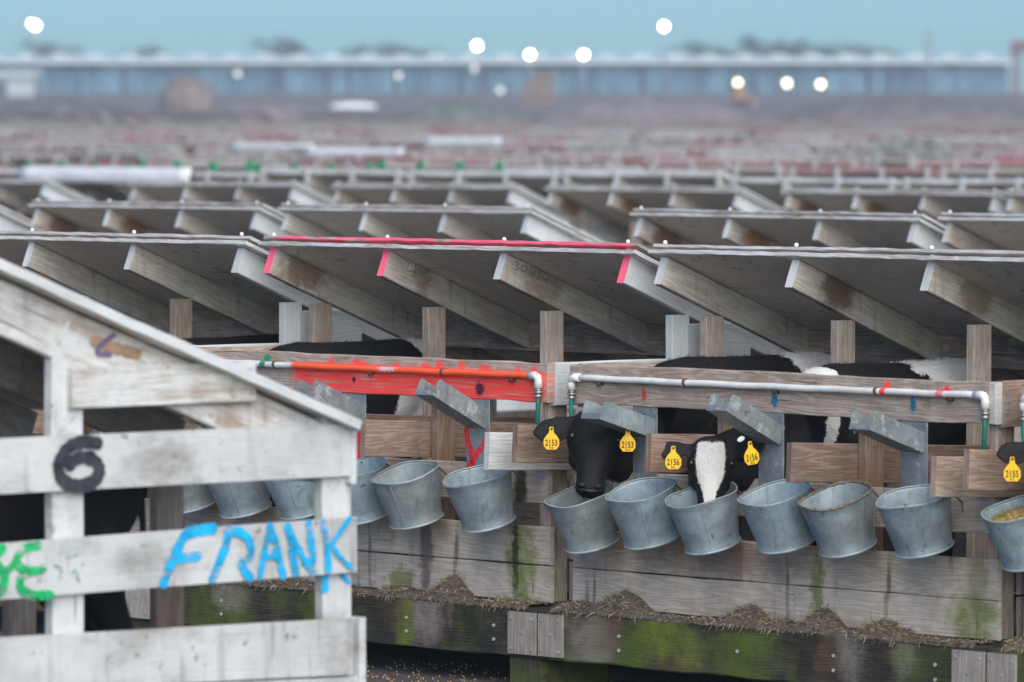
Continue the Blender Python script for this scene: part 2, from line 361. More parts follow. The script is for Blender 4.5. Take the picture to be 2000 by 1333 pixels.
def full_hutch(name, label, org, rail_m, pipe_m, edge, ends=None, kick_m=None, sill_m=None, holders=(1, 1, 1), raft_m=None, side_m=None, plates=None, pipe_z=1.118):
    """a three-stall calf hutch with open feeding front, local x along the row, y into the depth"""
    t = empty(name, org, -A); tag(t, label, 'calf hutch', 'three-stall calf hutches in the nearest full row')
    raft_m = raft_m or m_rafter; side_m = side_m or m_white
    roof_parts(t, m_ply, edge, raft_m, ends=ends); side_frame(t, m_white)
    mb = MB(); mb.board((0, 0, 1.022), (W, .036, 1.163), seg=.1, jit=.0025, rag=.0008); rail = mb.build('top_rail', rail_m, t)
    # side rails (their faces show in the gap between hutches)
    mb = MB(); mb.board((W - .03, .037, 1.01), (W + .004, .60, 1.165)); mb.build('side_board', side_m, t)
    mb = MB(); mb.board((0, .037, 1.01), (.025, .60, 1.165)); mb.build('side_board', m_rail, t)
    for lo, hi in ((.62, .755), (.45, .60), (.30, .44)):
        mb = MB(); mb.board((W - .022, .13, lo), (W, 1.62, hi)); mb.build('side_board', m_kick, t)
        mb = MB(); mb.board((0, .13, lo), (.022, 1.62, hi)); mb.build('side_board', m_kick, t)
    tilt = Matrix.Rotation(R(-2.6), 3, 'X')
    for k, u in enumerate((.0, .69, 1.385, W - .026)):
        mm = (m_div, m_div, m_div, side_m)[k]; dz = (.015, .01, .005, -.015)[k]
        mb = MB(); mb.board((u, -.275, .805 + dz), (u + .026, 1.5, .94 + dz), rot=tilt, pivot=Vector((0, -.275, .94)), seg=.1)
        mb.build('divider_board', mm, t)
    for k, u in enumerate((.028, .718, 1.413, W - .065)):
        mb = MB(); mb.board((u, .038, .30), (u + .038, .125, 1.15), jit=.0018); mb.build('front_post', m_div if k in (1, 2) else m_post, t)
    mb = MB(); mb.board((.01, .012, .655), (W - .01, .036, .79), seg=.1, jit=.002); fr = mb.build('feed_rail', kick_m or m_kick, t)
    km = kick_m or m_kick
    for (a, b, z0, z1) in ((0, 1.128, .300, .431), (1.132, W, .299, .430), (0, .86, .435, .575), (.864, W, .4345, .573)):
        mb = MB(); mb.board((a, .015 + rng.uniform(-.001, .002), z0), (b, .036, z1), seg=.12, jit=.0015); mb.build('kick_board', km, t)
    mb = MB(); mb.board((-.057, -.095, .108), (W + .057, .012, .288), seg=.12, jit=.003, ch=.006, rag=.001); sill = mb.build('sill_beam', sill_m or m_sill, t)
    for u in (.35, .95, 1.42, 1.9):
        for z in ((.215, .165) if u != .95 else (.2,)): mb = MB(); mb.tube([(u + .012, -.0955, z), (u + .013, -.101, z)], .0065, 8); mb.build('bolt_head', m_nail, sill)
    for u0, u1 in (plates or ((-.055, .075), (W - .095, W + .055))):
        mb = MB(); mb.board((u0, -.106, .120), (u1, -.0965, .272), ch=.001); pl = mb.build('joint_plate', m_plate, t)
        for q in [(a, -.107, b) for a in (u0 + .02, u1 - .02) for b in (.14, .25)] + [((u0 + u1) / 2, -.107, .2)]: mb = MB(); nails(mb, [q], .007); mb.build('nail', m_nail, pl)
    mb = MB(); mb.board((W - .11, -.08, .0), (W + .05, .25, .107), ch=.008, jit=.004); mb.build('skid_block', m_sill, t)
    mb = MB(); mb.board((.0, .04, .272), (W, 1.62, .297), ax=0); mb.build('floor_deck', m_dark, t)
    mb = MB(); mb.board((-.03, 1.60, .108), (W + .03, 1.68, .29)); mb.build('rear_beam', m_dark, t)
    mb = MB(); mb.board((0, 1.60, .30), (W, 1.625, .62)); mb.build('rear_board', m_kick, t)
    for u in (.0, W - .04):
        mb = MB(); mb.board((u, 1.58, .30), (u + .038, 1.598, 1.06)); mb.build('rear_post', m_post, t)
    # bottle holders: a sloping steel channel that ends at an upright plate with a black disc painted as the teat hole
    for k in range(3):
        pu = .325 + .695 * k + (.0, -.06, -.065)[k]
        mb = MB(); mb.board((pu, .004, .70), (pu + .125, .0075, 1.03), ch=.0012, ax=2, jit=.0015); pm = (m_galv, m_galvw)[rng.random() < .4]
        pl = mb.build('teat_plate', [pm], t)
        mb = MB(); mb.tube([(pu + .055, .0035, .985), (pu + .055, .001, .985)], .0145, 14); mb.build('teat_hole_disc', m_black_in, pl)
        if not holders[k]: continue
        sl = holders[k]; Lc = .255; rise = sl; mb = MB(); w0, w1 = pu + .012, pu + .112; fh = .068
        zb = .915; th = .0022
        def q(u, a, h, vo=-.002):       # a = distance out along the channel, h = height over its floor
            n_ = math.hypot(Lc, rise); return (u, vo - Lc * a + rise / n_ * h * .9, zb + rise * a + Lc / n_ * h)
        prof = [(w0, fh), (w0, 0), (w1, 0), (w1, fh), (w1 - th, fh), (w1 - th, th), (w0 + th, th), (w0 + th, fh)]
        rings = []
        for a in (0, .1, .35, .6, .85, .97, 1.0):
            cut = fh * (1 if a < .98 else .82)
            rings.append([q(u + rng.uniform(-.0006, .0006), a, min(h, cut)) for (u, h) in prof])
        mb.loft(rings, smooth=False)
        ch = mb.build('bottle_channel', [(m_galv, m_galvw)[k != 0]], t)
        mb = MB(); rings = [[q(u, a, h) for (u, h) in ((w0 + .003, .003), (w1 - .003, .003), (w1 - .003, .02), (w0 + .003, .02))] for a in (.985, 1.0)]
        mb.loft(rings, smooth=False); mb.build('end_lip', m_galvw, ch)
    # water pipe
    z = pipe_z; mb = MB(); mb.tube([(.03 + (W - .06) * i / 24, -.0165, z + .0012 * math.sin(i * 1.7) - .002 * math.sin(i / 24 * math.pi)) for i in range(25)], .0115, 14)
    pipe = mb.build('water_pipe', pipe_m, t)
    for u, sgn in ((.032, 1), (W - .035, -1)):
        mb = MB(); mb.tube([(u + .04 * sgn, -.0165, z), (u + .008 * sgn, -.0165, z), (u - .004 * sgn, -.0165, z - .006), (u - .006 * sgn, -.0165, z - .02), (u - .006 * sgn, -.0165, z - .045)], .0152, 14)
        el = mb.build('pipe_elbow', m_pvc, pipe)
        mb = MB(); x = u - .006 * sgn
        for a, b, r in ((.045, .055, .013), (.055, .063, .0165), (.063, .078, .011), (.07, .076, .0145)): mb.tube([(x, -.0165, z - a), (x, -.0165, z - b)], r, 10)
        mb.build('hose_fitting', m_brass, el)
        pts = [(x, -.0165, z - .07), (x + .0 * sgn, -.018, z - .12), (x + .008 * sgn, -.012, z - .17), (x + .03 * sgn, .03, z - .23), (x + .07 * sgn, .12, z - .30), (x + .1 * sgn, .2, z - .36)]
        mb = MB(); mb.tube(catmull(pts, 5), .0085, 10); mb.build('green_hose', m_hose, pipe)
    for k in range(5):
        u = .22 + k * .42 + rng.uniform(-.08, .08)
        mb = MB()
        if k % 2: mb.tube([(u, -.0165, z), (u + .011, -.0165, z)], .0142, 14); mb.build('pipe_clamp', m_rust, pipe)
        else:
            mb.tube([(u, 0, z - .02), (u, -.02, z - .018)], .0065, 8); mb.tube([(u, -.02, z - .018), (u - .002, -.024, z - .018)], .010, 8); mb.build('pipe_hook', m_rust, pipe)
    return t

# ---- the nearest full row, hutches one to four from the left
S3 = .31; PER = 2.212
S = {1: S3 - 2 * PER, 2: S3 - PER, 3: S3, 4: S3 + PER, 5: S3 + 2 * PER}
def hl(k, px, py, v=0.0):           # local (x, z) of a picture point on plane v of hutch k
    s, z = on_v(px, py, v); return s - S[k], z
def blob_rail(k, px, py, rx, rz, c, **kw):
    x, z = hl(k, px, py); kw = dict(kw, amp=kw.get('amp', .4) * 1.8, soft=.35); return dict(c=(x, 0, z), r=(rx, .06, rz), col=c, **kw)
# sprayed rail of hutch 2
x0, _ = hl(2, 575, 740); x1, _ = hl(2, 1066, 740)
rb = [dict(c=((x0 + x1) / 2, 0, 1.062), r=((x1 - x0) / 2, .06, .068), col=RED, box=1, amp=.05, fs=14, soft=.05, wear=.40, wscale=(4, 4, 120))]
for xx in (648, 700, 712, 775, 830, 862, 900, 950, 1014, 1040):
    xx = hl(2, xx + rng.uniform(-4, 4), 715)[0]
    rb.append(dict(c=(xx, 0, 1.130), r=(.012 + .022 * rng.random(), .06, .014 + .016 * rng.random()), col=RED, amp=.55, fs=55, soft=.35, op=.85))
rb.append(blob_rail(2, 937, 760, .022, .026, (.09, .02, .05), amp=.4)); rb.append(blob_rail(2, 692, 742, .01, .012, (.09, .02, .05), amp=.4))
rb.append(blob_rail(2, 522, 700, .022, .014, GREEN, amp=.5)); rb.append(blob_rail(2, 434, 702, .014, .01, PINK, amp=.5))
rail2 = wood('red_sprayed_rail', (.54, .50, .46), (.30, .25, .22), brown=.3, dirt=.1, blobs=rb)
rail3 = wood('rail_with_spray_dots', (.53, .475, .43), (.26, .215, .185), brown=.3, dirt=.2, blobs=[
    blob_rail(3, 1258, 772, .012, .022, (.55, .06, .04), amp=.4), blob_rail(3, 1511, 782, .016, .025, BLUE, amp=.5), blob_rail(3, 1783, 791, .014, .03, BLUE, amp=.4),
    blob_rail(3, 1733, 758, .015, .026, RED, amp=.5), blob_rail(3, 1849, 765, .02, .02, (.8, .05, .08), amp=.6),
    dict(c=(W - .01, 0, 1.09), r=(.016, .06, .09), col=(.55, .56, .55), box=1, amp=.1, op=.7)])
pipe2 = plain('orange_sprayed_pipe', (.66, .70, .70), .4, var=.1, blobs=[
    dict(c=((x0 + x1) / 2, -.02, 1.118), r=((x1 - x0) / 2 - .01, .05, .05), col=(1.0, .13, .045), box=1, amp=.01, soft=.03),
    dict(c=(hl(2, 765, 725)[0], -.03, 1.118), r=(.05, .03, .012), col=(.75, .60, .58), amp=1.1, ns=45, op=.8),
    dict(c=(hl(2, 522, 714)[0], -.02, 1.118), r=(.016, .04, .03), col=GREEN, amp=.3)])
pipe3 = plain('pipe_with_spray_dots', (.72, .72, .69), .4, var=.1, blobs=[
    dict(c=(hl(3, 1733, 761)[0], -.02, 1.118), r=(.013, .05, .05), col=RED, amp=.4), dict(c=(hl(3, 1845, 766)[0], -.02, 1.118), r=(.018, .05, .05), col=(.9, .10, .14), amp=.5, op=.8)])
kick2 = wood('green_ended_kick_boards', (.60, .56, .51), (.37, .33, .29), paint=.3, pcol=(.62, .63, .60), brown=.3, dirt=.85, blobs=[
    dict(c=(hl(2, 1013, 1100)[0], 0, .43), r=(.075, .1, .18), col=MOSS, amp=.6, ns=7, soft=.45, op=.9, patchy=.28), dict(c=(hl(2, 1000, 1060)[0], 0, .47), r=(.018, .1, .14), col=MOSSD, amp=.7, ns=9, soft=.4, op=.85),
    dict(c=(hl(2, 1012, 950)[0], 0, .72), r=(.032, .1, .10), col=MOSSD, amp=.4, ns=9, soft=.4, op=.9), dict(c=(hl(2, 775, 1135)[0], 0, .335), r=(.07, .1, .06), col=MOSS, amp=.8, ns=8, soft=.3, op=.7),
    dict(c=(hl(2, 826, 1075)[0], 0, .45), r=(.035, .1, .16), col=(.10, .065, .055), amp=.5, ns=16, soft=.4, op=.75)])
kick3 = wood('streaked_kick_boards', (.60, .56, .51), (.37, .33, .29), paint=.27, pcol=(.60, .61, .58), brown=.35, dirt=.85, blobs=[
    dict(c=(hl(3, 1895, 1180)[0], 0, .36), r=(.10, .1, .085), col=MOSS, amp=.5, ns=8, soft=.4, op=.85, patchy=.28), dict(c=(hl(3, 1590, 1140)[0], 0, .43), r=(.035, .1, .11), col=MOSS, amp=.8, ns=9, soft=.4, op=.85, patchy=.28),
    dict(c=(hl(3, 1905, 1120)[0], 0, .50), r=(.05, .1, .12), col=(.15, .17, .08), amp=.6, ns=9, soft=.5, op=.6), dict(c=(hl(3, 1420, 1080)[0], 0, .50), r=(.35, .1, .06), col=(.16, .10, .08), amp=.7, ns=6, soft=.5, op=.5)])
def sill_mat(name, k, patches):
    return wood(name, (.08, .072, .06), (.018, .02, .016), brown=.2, moss=.5, dirt=.75, contrast=1.15, blobs=[
        dict(c=(hl(k, px, py, -.095)[0], -.09, hl(k, px, py, -.095)[1]), r=(rx, .1, rz), col=c, amp=.55, ns=9, soft=.5, op=op, patchy=.25) for (px, py, rx, rz, c, op) in patches])
PK = (.32, .26, .24); DK = (.022, .025, .022)
sill2 = sill_mat('sill_green_and_pale', 2, [(830, 1205, .09, .10, PK, .7), (790, 1225, .05, .12, MOSS, .9), (920, 1210, .07, .10, MOSSD, .9), (740, 1240, .09, .12, DK, .8), (950, 1255, .07, .06, DK, .8), (880, 1185, .02, .07, (.2, .17, .11), .5), (450, 1165, .10, .06, PK, .6)])
sill3 = sill_mat('sill_green_patched', 3, [(1150, 1250, .12, .10, PK, .55), (1195, 1230, .05, .10, (.15, .08, .085), .6), (1290, 1240, .11, .09, MOSS, .95), (1480, 1250, .10, .06, (.10, .15, .03), .8), (1575, 1270, .05, .12, DK, .9),
    (1660, 1270, .055, .12, (.25, .22, .20), .7), (1350, 1275, .07, .06, MOSS, .8), (1715, 1290, .03, .12, DK, .8), (1765, 1280, .055, .08, (.20, .23, .14), .7), (1840, 1290, .09, .12, (.05, .075, .02), .7), (1420, 1225, .2, .02, DK, .8)])
edge_plain = (m_edge, m_edge)
pk_blob = [dict(c=(1.06, .43, 1.585), r=(1.01, .035, .03), col=PINK, box=1, amp=.02, fs=30, soft=.05, wear=.42, wscale=(7, 60, 60))]
edge_pink = (wood('pink_sprayed_roof_edge', (.45, .44, .43), (.20, .19, .18), paint=.5, brown=.1, dirt=.2, blobs=pk_blob), m_edge)
m_pink_end = wood('pink_sprayed_rafter_end', (.60, .58, .57), (.4, .38, .37), paint=.8, blobs=[dict(c=(1, .46, 1.5), r=(3, .2, .3), col=PINK, box=1, wear=.22, wscale=(9, 9, 60))])
def mk_raft(name, blobs): return wood(name, (.52, .50, .47), (.32, .29, .265), brown=.15, paint=.45, pcol=(.56, .58, .57), blobs=blobs)
BR = (.15, .085, .045)
raft2 = mk_raft('brown_stained_rafters', [dict(c=(.03, .58, 1.46), r=(.05, .13, .09), col=BR, amp=.5, soft=.3, op=.75), dict(c=(1.37, .62, 1.44), r=(.05, .10, .09), col=BR, amp=.5, soft=.35, op=.5), dict(c=(.7, .60, 1.44), r=(.05, .05, .09), col=BR, amp=.5, soft=.35, op=.5)])
raft3 = mk_raft('dark_stained_rafters', [dict(c=(.705, .63, 1.44), r=(.05, .10, .09), col=(.10, .055, .035), amp=.4, soft=.35, op=.85), dict(c=(1.37, .64, 1.44), r=(.05, .09, .09), col=BR, amp=.4, soft=.3, op=.6)])
def O(k): return row_pt(S[k], 0)
H = {}
H[1] = full_hutch('calf_hutch', 'grey calf hutch at the left end of the nearest full row, behind the white hutch', O(1), m_rail, m_pvc, edge_plain, holders=(0, 0, .11))
H[2] = full_hutch('calf_hutch', 'calf hutch with bright red sprayed top rail, orange pipe and pink roof edge', O(2), rail2, pipe2, edge_pink, ends={0: m_pink_end, 1: m_pink_end, 3: m_pink_end}, kick_m=kick2, sill_m=sill2, holders=(.10, .105, .13), raft_m=raft2)
H[3] = full_hutch('calf_hutch', 'grey calf hutch with white pipe and blue and red spray dots where two calves feed', O(3), rail3, pipe3, edge_plain, kick_m=kick3, sill_m=sill3, holders=(.075, .125, .085), raft_m=raft3, side_m=m_bare)
H[4] = full_hutch('calf_hutch', 'grey calf hutch at the right edge of the photo, with a calf tagged 2155', O(4), m_rail, m_pvc, edge_plain, holders=(0, 0, 0))
tag(H[5], None) if 5 in H else None
# red V strokes sprayed on the teat plates of hutch 2
def plate_child(hk, n):
    c = [c for c in H[hk].children if c.name.startswith('teat_plate')]; return c[n]
m_red = plain('red_spray_paint', (.85, .04, .045), .6, var=.25, scale=60, skip=.5)
def rib_on_v(hk, strokes, w, v, mat, name, parent, n=5, **k):
    mb = MB()
    for st in strokes:
        ribbon(mb, [hl(hk, x, y, v) for x, y in st], w, lambda a, b: (a, v, b), n, **k)
    return mb.build(name, mat, parent)
rib_on_v(2, [[(911, 838), (913, 860), (920, 880), (921, 900), (914, 915)], [(951, 848), (945, 868), (930, 888), (923, 905)]], .026, .0022, m_red, 'spray_stroke', plate_child(2, 2))
rib_on_v(2, [[(703, 850), (697, 865), (697, 885), (701, 903)]], .026, .0022, m_red, 'spray_stroke', plate_child(2, 1))
# scribbles on the rafters of hutch 2 (marker on the side faces)
def rib_on_u(hk, u, strokes, w, mat, name, parent, off=.0012):
    mb = MB(); s = S[hk] + u + off
    for st in strokes: ribbon(mb, [on_s(x, y, s) for x, y in st], w, lambda a, b: (u + off, a, b), 4, .3)
    return mb.build(name, mat, parent)
def rafters(k): return [c for c in H[k].children if c.name.startswith('rafter')]
rib_on_u(2, .705 + .019, [[(800, 512), (796, 528), (812, 532)], [(812, 515), (808, 540)], [(836, 530), (824, 536), (829, 541), (835, 547), (830, 554), (824, 552)]], .0022, m_scrib, 'marker_writing', rafters(2)[1], .002)
rib_on_u(2, 1.37 + .019, [[(1006, 512), (1013, 514), (1009, 519), (1014, 524), (1007, 527)], [(1023, 518), (1018, 526), (1024, 531), (1030, 524), (1023, 518)], [(1040, 520), (1034, 542)], [(1044, 522), (1040, 540), (1047, 528)],
    [(1052, 526), (1058, 530), (1052, 536), (1056, 542), (1049, 545)], [(1066, 532), (1060, 544), (1070, 548)], [(1074, 534), (1066, 552)]], .0022, m_scrib, 'marker_writing', rafters(2)[2], .002)

# ------------------------------------------------------------------ galvanized pails
def pail(px, py, hk, label, v=-.158, tilt=18, yaw=0, mat=None, crust=0, dent=0, feed=None, seam=.6, rr=.1265):
    s, z = on_v(px, py, v); c = row_pt(s, v, z)
    t = empty('feed_pail', c, -A); tag(t, label, 'pail', 'galvanized feed pails hung along the hutch fronts')
    rot = (Matrix.Rotation(R(yaw), 3, 'Z') @ Matrix.Rotation(R(tilt), 3, 'X'))
    r0, r1, h = rr, rr * .755, .186; n = 48; off = [0] * n
    ph = rng.uniform(0, 6); dent = dent or rng.uniform(.05, .25); da = rng.uniform(0, 6.28) if dent < 1 else 3.0
    def rad(k, a=1.0):
        th = 2 * math.pi * k / n; d = 1 + .010 * math.sin(2 * th + ph) + .006 * math.sin(3 * th + ph * 2)
        if 1: d -= dent * .05 * math.exp(-((math.sin((th - da) / 2)) / .22) ** 2) * a - dent * .02 * math.sin(5 * th) * a
        return d
    def ring(r, zz, a=1.0, wob=0): return [rot @ Vector((math.cos(2 * math.pi * k / n) * r * rad(k, a), math.sin(2 * math.pi * k / n) * r * rad(k, a), zz + wob * .004 * math.sin(3 * 2 * math.pi * k / n + ph))) for k in range(n)]
    mb = MB(); mt = mat or m_galv; cr = []
    prof = [(r1 - .004, -h + .012), (r1, -h + .006), (r1 + .0035, -h), (r1 + .004, -h + .004), (r1 + .001, -h + .012)]
    for i in range(1, 7): f = i / 6; prof.append((r1 + (r0 - r1) * f, -h + .012 + (h - .018) * f))
    prof += [(r0 + .0015, -.004)]
    inner = [(r0 - .0015, -.004)] + [(r0 - .0025 + (r1 - r0) * f, -.006 - (h - .02) * f) for f in (.02, .25, .5, .75, .98)]
    rings = [ring(r, zz, max(0, 1 + zz / h), max(0, 1 + zz / h)) for r, zz in prof] + [ring(r, zz, max(0, 1 + zz / h), max(0, 1 + zz / h)) for r, zz in inner]
    mb.loft(rings, cap=True); body = mb.build('pail_body', mt, t)
    mb = MB(); c2 = [rot @ Vector((math.cos(2 * math.pi * k / n) * (r0 + .001) * rad(k), math.sin(2 * math.pi * k / n) * (r0 + .001) * rad(k), .004 * math.sin(3 * 2 * math.pi * k / n + ph) * 1)) for k in range(n)]
    base = 0; m = 8; rw = .0027 + (crust * .0018)
    ax = rot @ Vector((0, 0, 1)); cen = Vector((0, 0, 0))
    for k in range(n):
        rd = (c2[k] - cen).normalized(); q_ = rw * (1 + (crust * rng.uniform(-.4, .6) if crust else 0))
        for j in range(m): a = 2 * math.pi * j / m; mb.v.append(c2[k] + rd * math.cos(a) * q_ + ax * math.sin(a) * q_)
    for k in range(n):
        for j in range(m): mb.face((k * m + j, ((k + 1) % n) * m + j, ((k + 1) % n) * m + (j + 1) % m, k * m + (j + 1) % m), None, 0, True)
    mb.build('rolled_rim', m_crust if crust else m_rim, t)
    mb = MB(); th = -A + 0 - math.pi / 2 + seam + A       # side seam on the visible face
    d = lambda r, zz, dt: rot @ Vector((math.cos(th + dt) * r, math.sin(th + dt) * r, zz))
    rr_ = [[d(r1 + (r0 - r1) * f + .0018, -h + .012 + (h - .018) * f, dt) for dt in (-.009, .009)] + [d(r1 + (r0 - r1) * f - .001, -h + .012 + (h - .018) * f, dt) for dt in (.016, -.016)] for f in (0, .25, .5, .75, 1)]
    mb.loft(rr_, smooth=False); mb.build('side_seam', mt, t)
    mb = MB(); mb.loft([ring(r, zz, 0) for r, zz in ((r1 + .0025, -h + .006), (r1 + .0062, -h + .003), (r1 + .0062, -h - .002), (r1 + .001, -h - .0035))], cap=False); mb.build('base_rim_highlight', m_rim, t)  # bottom rim in lighter steel, a highlight painted along the lower edge
    # hanging ring on the rail
    for sx in (-1, 1):
        mb = MB(); mb.tube([rot @ Vector((sx * .07, r0 * .80, -.012)), Vector((sx * .065, -v + .014, -.03)), Vector((sx * .065, -v + .012, -.06))], .0035, 7); mb.build('hanger_wire', m_rust, t)
    if feed:
        mb = MB(); lev, mt2 = feed; nn = 20; rl = (r1 + (r0 - r1) * (1 + lev / h)) - .006
        rings = []
        for i in range(7):
            f = 1 - i / 6 * .98; rings.append([rot @ Vector((math.cos(2 * math.pi * k / nn) * rl * f, math.sin(2 * math.pi * k / nn) * rl * f, lev + .03 * (1 - f) + rng.uniform(-.004, .004))) for k in range(nn)])
        mb.loft(rings, smooth=False)
        for i in range(420):
            a = rng.uniform(0, 6.28); q_ = rl * math.sqrt(rng.random()) * .97; L = rng.uniform(.006, .02)
            p = Vector((math.cos(a) * q_, math.sin(a) * q_, lev + .03 * (1 - q_ / rl) + rng.uniform(.0, .008))); e = Vector((rng.uniform(-1, 1), rng.uniform(-1, 1), rng.uniform(-.3, .6))).normalized() * L; w = e.cross(Vector((0, 0, 1))).normalized() * .0011
            b = len(mb.v); mb.v += [rot @ (p - w), rot @ (p + w), rot @ (p + w + e), rot @ (p - w + e)]; mb.face((b, b + 1, b + 2, b + 3), None, i % 2)
        mb.build('feed', [mt2, m_straw], t)
    return t
m_rim = galv('pail_rim_steel', (.36, .42, .43)); m_crust = plain('crusted_rim', (.17, .15, .12), .8, var=.5, scale=60, bump=.5)
m_straw = plain('straw', (.34, .27, .18), .8, var=.35, scale=30)
m_chaff = plain('damp_chaff', (.115, .09, .07), .9, var=.5, scale=70, bump=.6)
m_grain = plain('yellow_grain_feed', (.42, .29, .09), .8, var=.5, scale=90, bump=.6)
g1 = galv('pail_steel_greenish', (.27, .32, .325)); g2 = galv('pail_steel_blue', (.30, .385, .43)); g3 = galv('pail_steel_plain', (.285, .35, .38))
g5 = galv('pail_steel_blue_patched', (.29, .35, .375), blobs=[dict(c=(-.05, -.09, -.14), r=(.06, .08, .06), col=(.14, .24, .33), amp=.7, ns=12, soft=.4, op=.7), dict(c=(.0, -.1, .0), r=(.16, .1, .03), col=(.12, .10, .08), amp=.6, ns=18, soft=.4, op=.6)])
pail(1133, 966, 3, 'dull pail with bent rim under the muzzle of the calf tagged 2153', mat=g1, dent=1.2, seam=1.1, feed=(-.15, m_chaff))
pail(1251, 957, 3, 'clean bluish pail between the two pails the tagged calves eat from', mat=g2, seam=.75)
pail(1369, 966, 3, 'pail with brownish inside under the white-faced calf', mat=g3, seam=.75, feed=(-.13, m_chaff))
pail(1513, 963, 3, 'empty bluish pail hanging right of the white-faced calf', mat=g2, seam=.85)
pail(1632, 969, 3, 'pail with straw-crusted rim, fourth right of the black calf', mat=g5, crust=1, seam=2.3, feed=(-.10, m_chaff), tilt=19)
pail(1784, 969, 3, 'empty pail under the rightmost steel plate with a round hole', mat=g3, seam=.75, tilt=17)
pail(1991, 992, 4, 'pail holding yellow grain at the right edge of the photo', mat=g2, feed=(-.035, m_grain), seam=2.0)
pail(932, 927, 2, 'empty pail under the red V sprayed on a steel plate', mat=g3, seam=.72)
pail(791, 923, 2, 'tilted pail with visible side seam below the red rail', mat=g1, seam=.35)
pail(689, 916, 2, 'pail half hidden behind the corner post of the white hutch', mat=g2, seam=.2)
pail(573, 906, 2, 'pail seen through the slot of the white hutch, rightmost of three there', mat=g2, v=-.15)
pail(458, 905, 2, 'pail seen through the slot of the white hutch, middle of three there', mat=g3, v=-.15)
pail(352, 897, 2, 'pail seen through the slot of the white hutch, leftmost of three there', mat=g1, v=-.15)
# ------------------------------------------------------------------ calves
def coat_mat(name, patches, base=(.0036, .0038, .0046)):
    t = NT(name); obj, uv = t.coords()
    n = t.noise(obj, 35, 5, .7); n2 = t.noise(t.vm('MULTIPLY', obj, (220, 220, 60)), 1.0, 3, .6)
    c = t.mix(n, base, tuple(x * 2.0 for x in base))
    c = t.mix(t.math('MULTIPLY', t.step(t.noise(obj, 6, 3, .5), .5, .8), .4), c, (.012, .008, .006))
    WH = (.66, .65, .62)
    for p in patches: p.setdefault('col', WH); p.setdefault('ns', 16); p.setdefault('amp', .35); p.setdefault('soft', .06)
    c = t.blobs(c, obj, patches)
    t.link(c, t.b.inputs['Base Color']); t.b.inputs['Roughness'].default_value = .7; t.b.inputs['Specular IOR Level'].default_value = .3
    t.b.inputs['Sheen Weight'].default_value = 0
    t.bump(t.math('ADD', n2, n), .5, .0025)
    return t.m
m_eye = plain('eye', (.01, .008, .008), .08, var=.0); m_nose = plain('wet_nose', (.018, .016, .017), .35, var=.4, scale=160, bump=.5)
m_tagy = plain('yellow_ear_tag', (.84, .50, .015), .45, var=.06); m_ink = plain('tag_ink', (.03, .02, .01), .6)
m_button = plain('white_tag_button', (.78, .80, .80), .4, var=.05)

def ell(c, ax, up, rx, ry, n=20, p=2.3):
    """superellipse ring at c across the direction ax; rx along the side vector, ry along up"""
    ax = ax.normalized(); sd = ax.cross(up).normalized(); u2 = sd.cross(ax).normalized(); out = []
    for k in range(n):
        a = 2 * math.pi * k / n; ca, sa = math.cos(a), math.sin(a)
        out.append(c + sd * rx * math.copysign(abs(ca) ** (2 / p), ca) + u2 * ry * math.copysign(abs(sa) ** (2 / p), sa))
    return out
def limb(mb, pts, rs):
    rings = []
    for i, p in enumerate(pts):
        t = (pts[min(i + 1, len(pts) - 1)] - pts[max(i - 1, 0)]).normalized()
        rings.append(ell(p, t, Vector((0, -1, 0.001)) if abs(t.z) > .5 else Vector((0, 0, 1)), rs[i][0], rs[i][1], 14, 2.0))
    mb.loft(rings)
def text_mesh(body, size, mat, name, parent, M, sx=.8):
    cu = bpy.data.curves.new(name, 'FONT'); cu.body = body; cu.size = size; cu.align_x = 'CENTER'; cu.align_y = 'CENTER'; cu.offset = size * .018; cu.space_character = 1.08
    o = bpy.data.objects.new(name, cu); col.objects.link(o); dg = bpy.context.evaluated_depsgraph_get()
    me = bpy.data.meshes.new_from_object(o.evaluated_get(dg)); bpy.data.objects.remove(o)
    me.transform(Matrix.Scale(sx, 4, (1, 0, 0))); me.transform(M); me.materials.append(mat)
    o = bpy.data.objects.new(name, me); col.objects.link(o); o.parent = parent; return o
def voxel(mb, mat, name, parent, size=.009, smooth=4):
    o = mb.build(name, mat, None)
    m = o.modifiers.new('r', 'REMESH'); m.mode = 'VOXEL'; m.voxel_size = size; m.use_smooth_shade = True
    s = o.modifiers.new('s', 'SMOOTH'); s.factor = .6; s.iterations = smooth
    dg = bpy.context.evaluated_depsgraph_get(); me = bpy.data.meshes.new_from_object(o.evaluated_get(dg))
    old = o.data; o.modifiers.clear(); o.data = me; me.name = name; bpy.data.meshes.remove(old)
    me.materials.clear(); me.materials.append(mat); me.polygons.foreach_set('material_index', [0] * len(me.polygons)); me.polygons.foreach_set('use_smooth', [True] * len(me.polygons))
    o.parent = parent; return o
def fur(body, mat, parent, n, L=.014, box=None, name='coat'):
    me = body.data; P = me.polygons; mb = MB(); c = 0; tries = 0; N = len(P)
    while c < n and tries < n * 12:
        tries += 1; p = P[rng.randrange(N)]; q = p.center
        if box and not all(box[0][i] <= q[i] <= box[1][i] for i in range(3)): continue
        nn = p.normal; d = (nn * .62 + Vector((rng.uniform(-.35, .35), .75, -.25 + rng.uniform(-.25, .25)))).normalized()
        if d.dot(nn) < .12: d = (d + nn * .4).normalized()
        l = L * rng.uniform(.6, 1.3); w = d.cross(Vector((rng.uniform(-1, 1), rng.uniform(-1, 1), rng.uniform(-1, 1)))).normalized() * .0011
        j = Vector((rng.uniform(-.004, .004), rng.uniform(-.004, .004), rng.uniform(-.004, .004))); b = len(mb.v)
        mb.v += [q + j - w - nn * .002, q + j + w - nn * .002, q + j + d * l]; mb.face((b, b + 1, b + 2)); c += 1
    return mb.build(name, mat, parent)

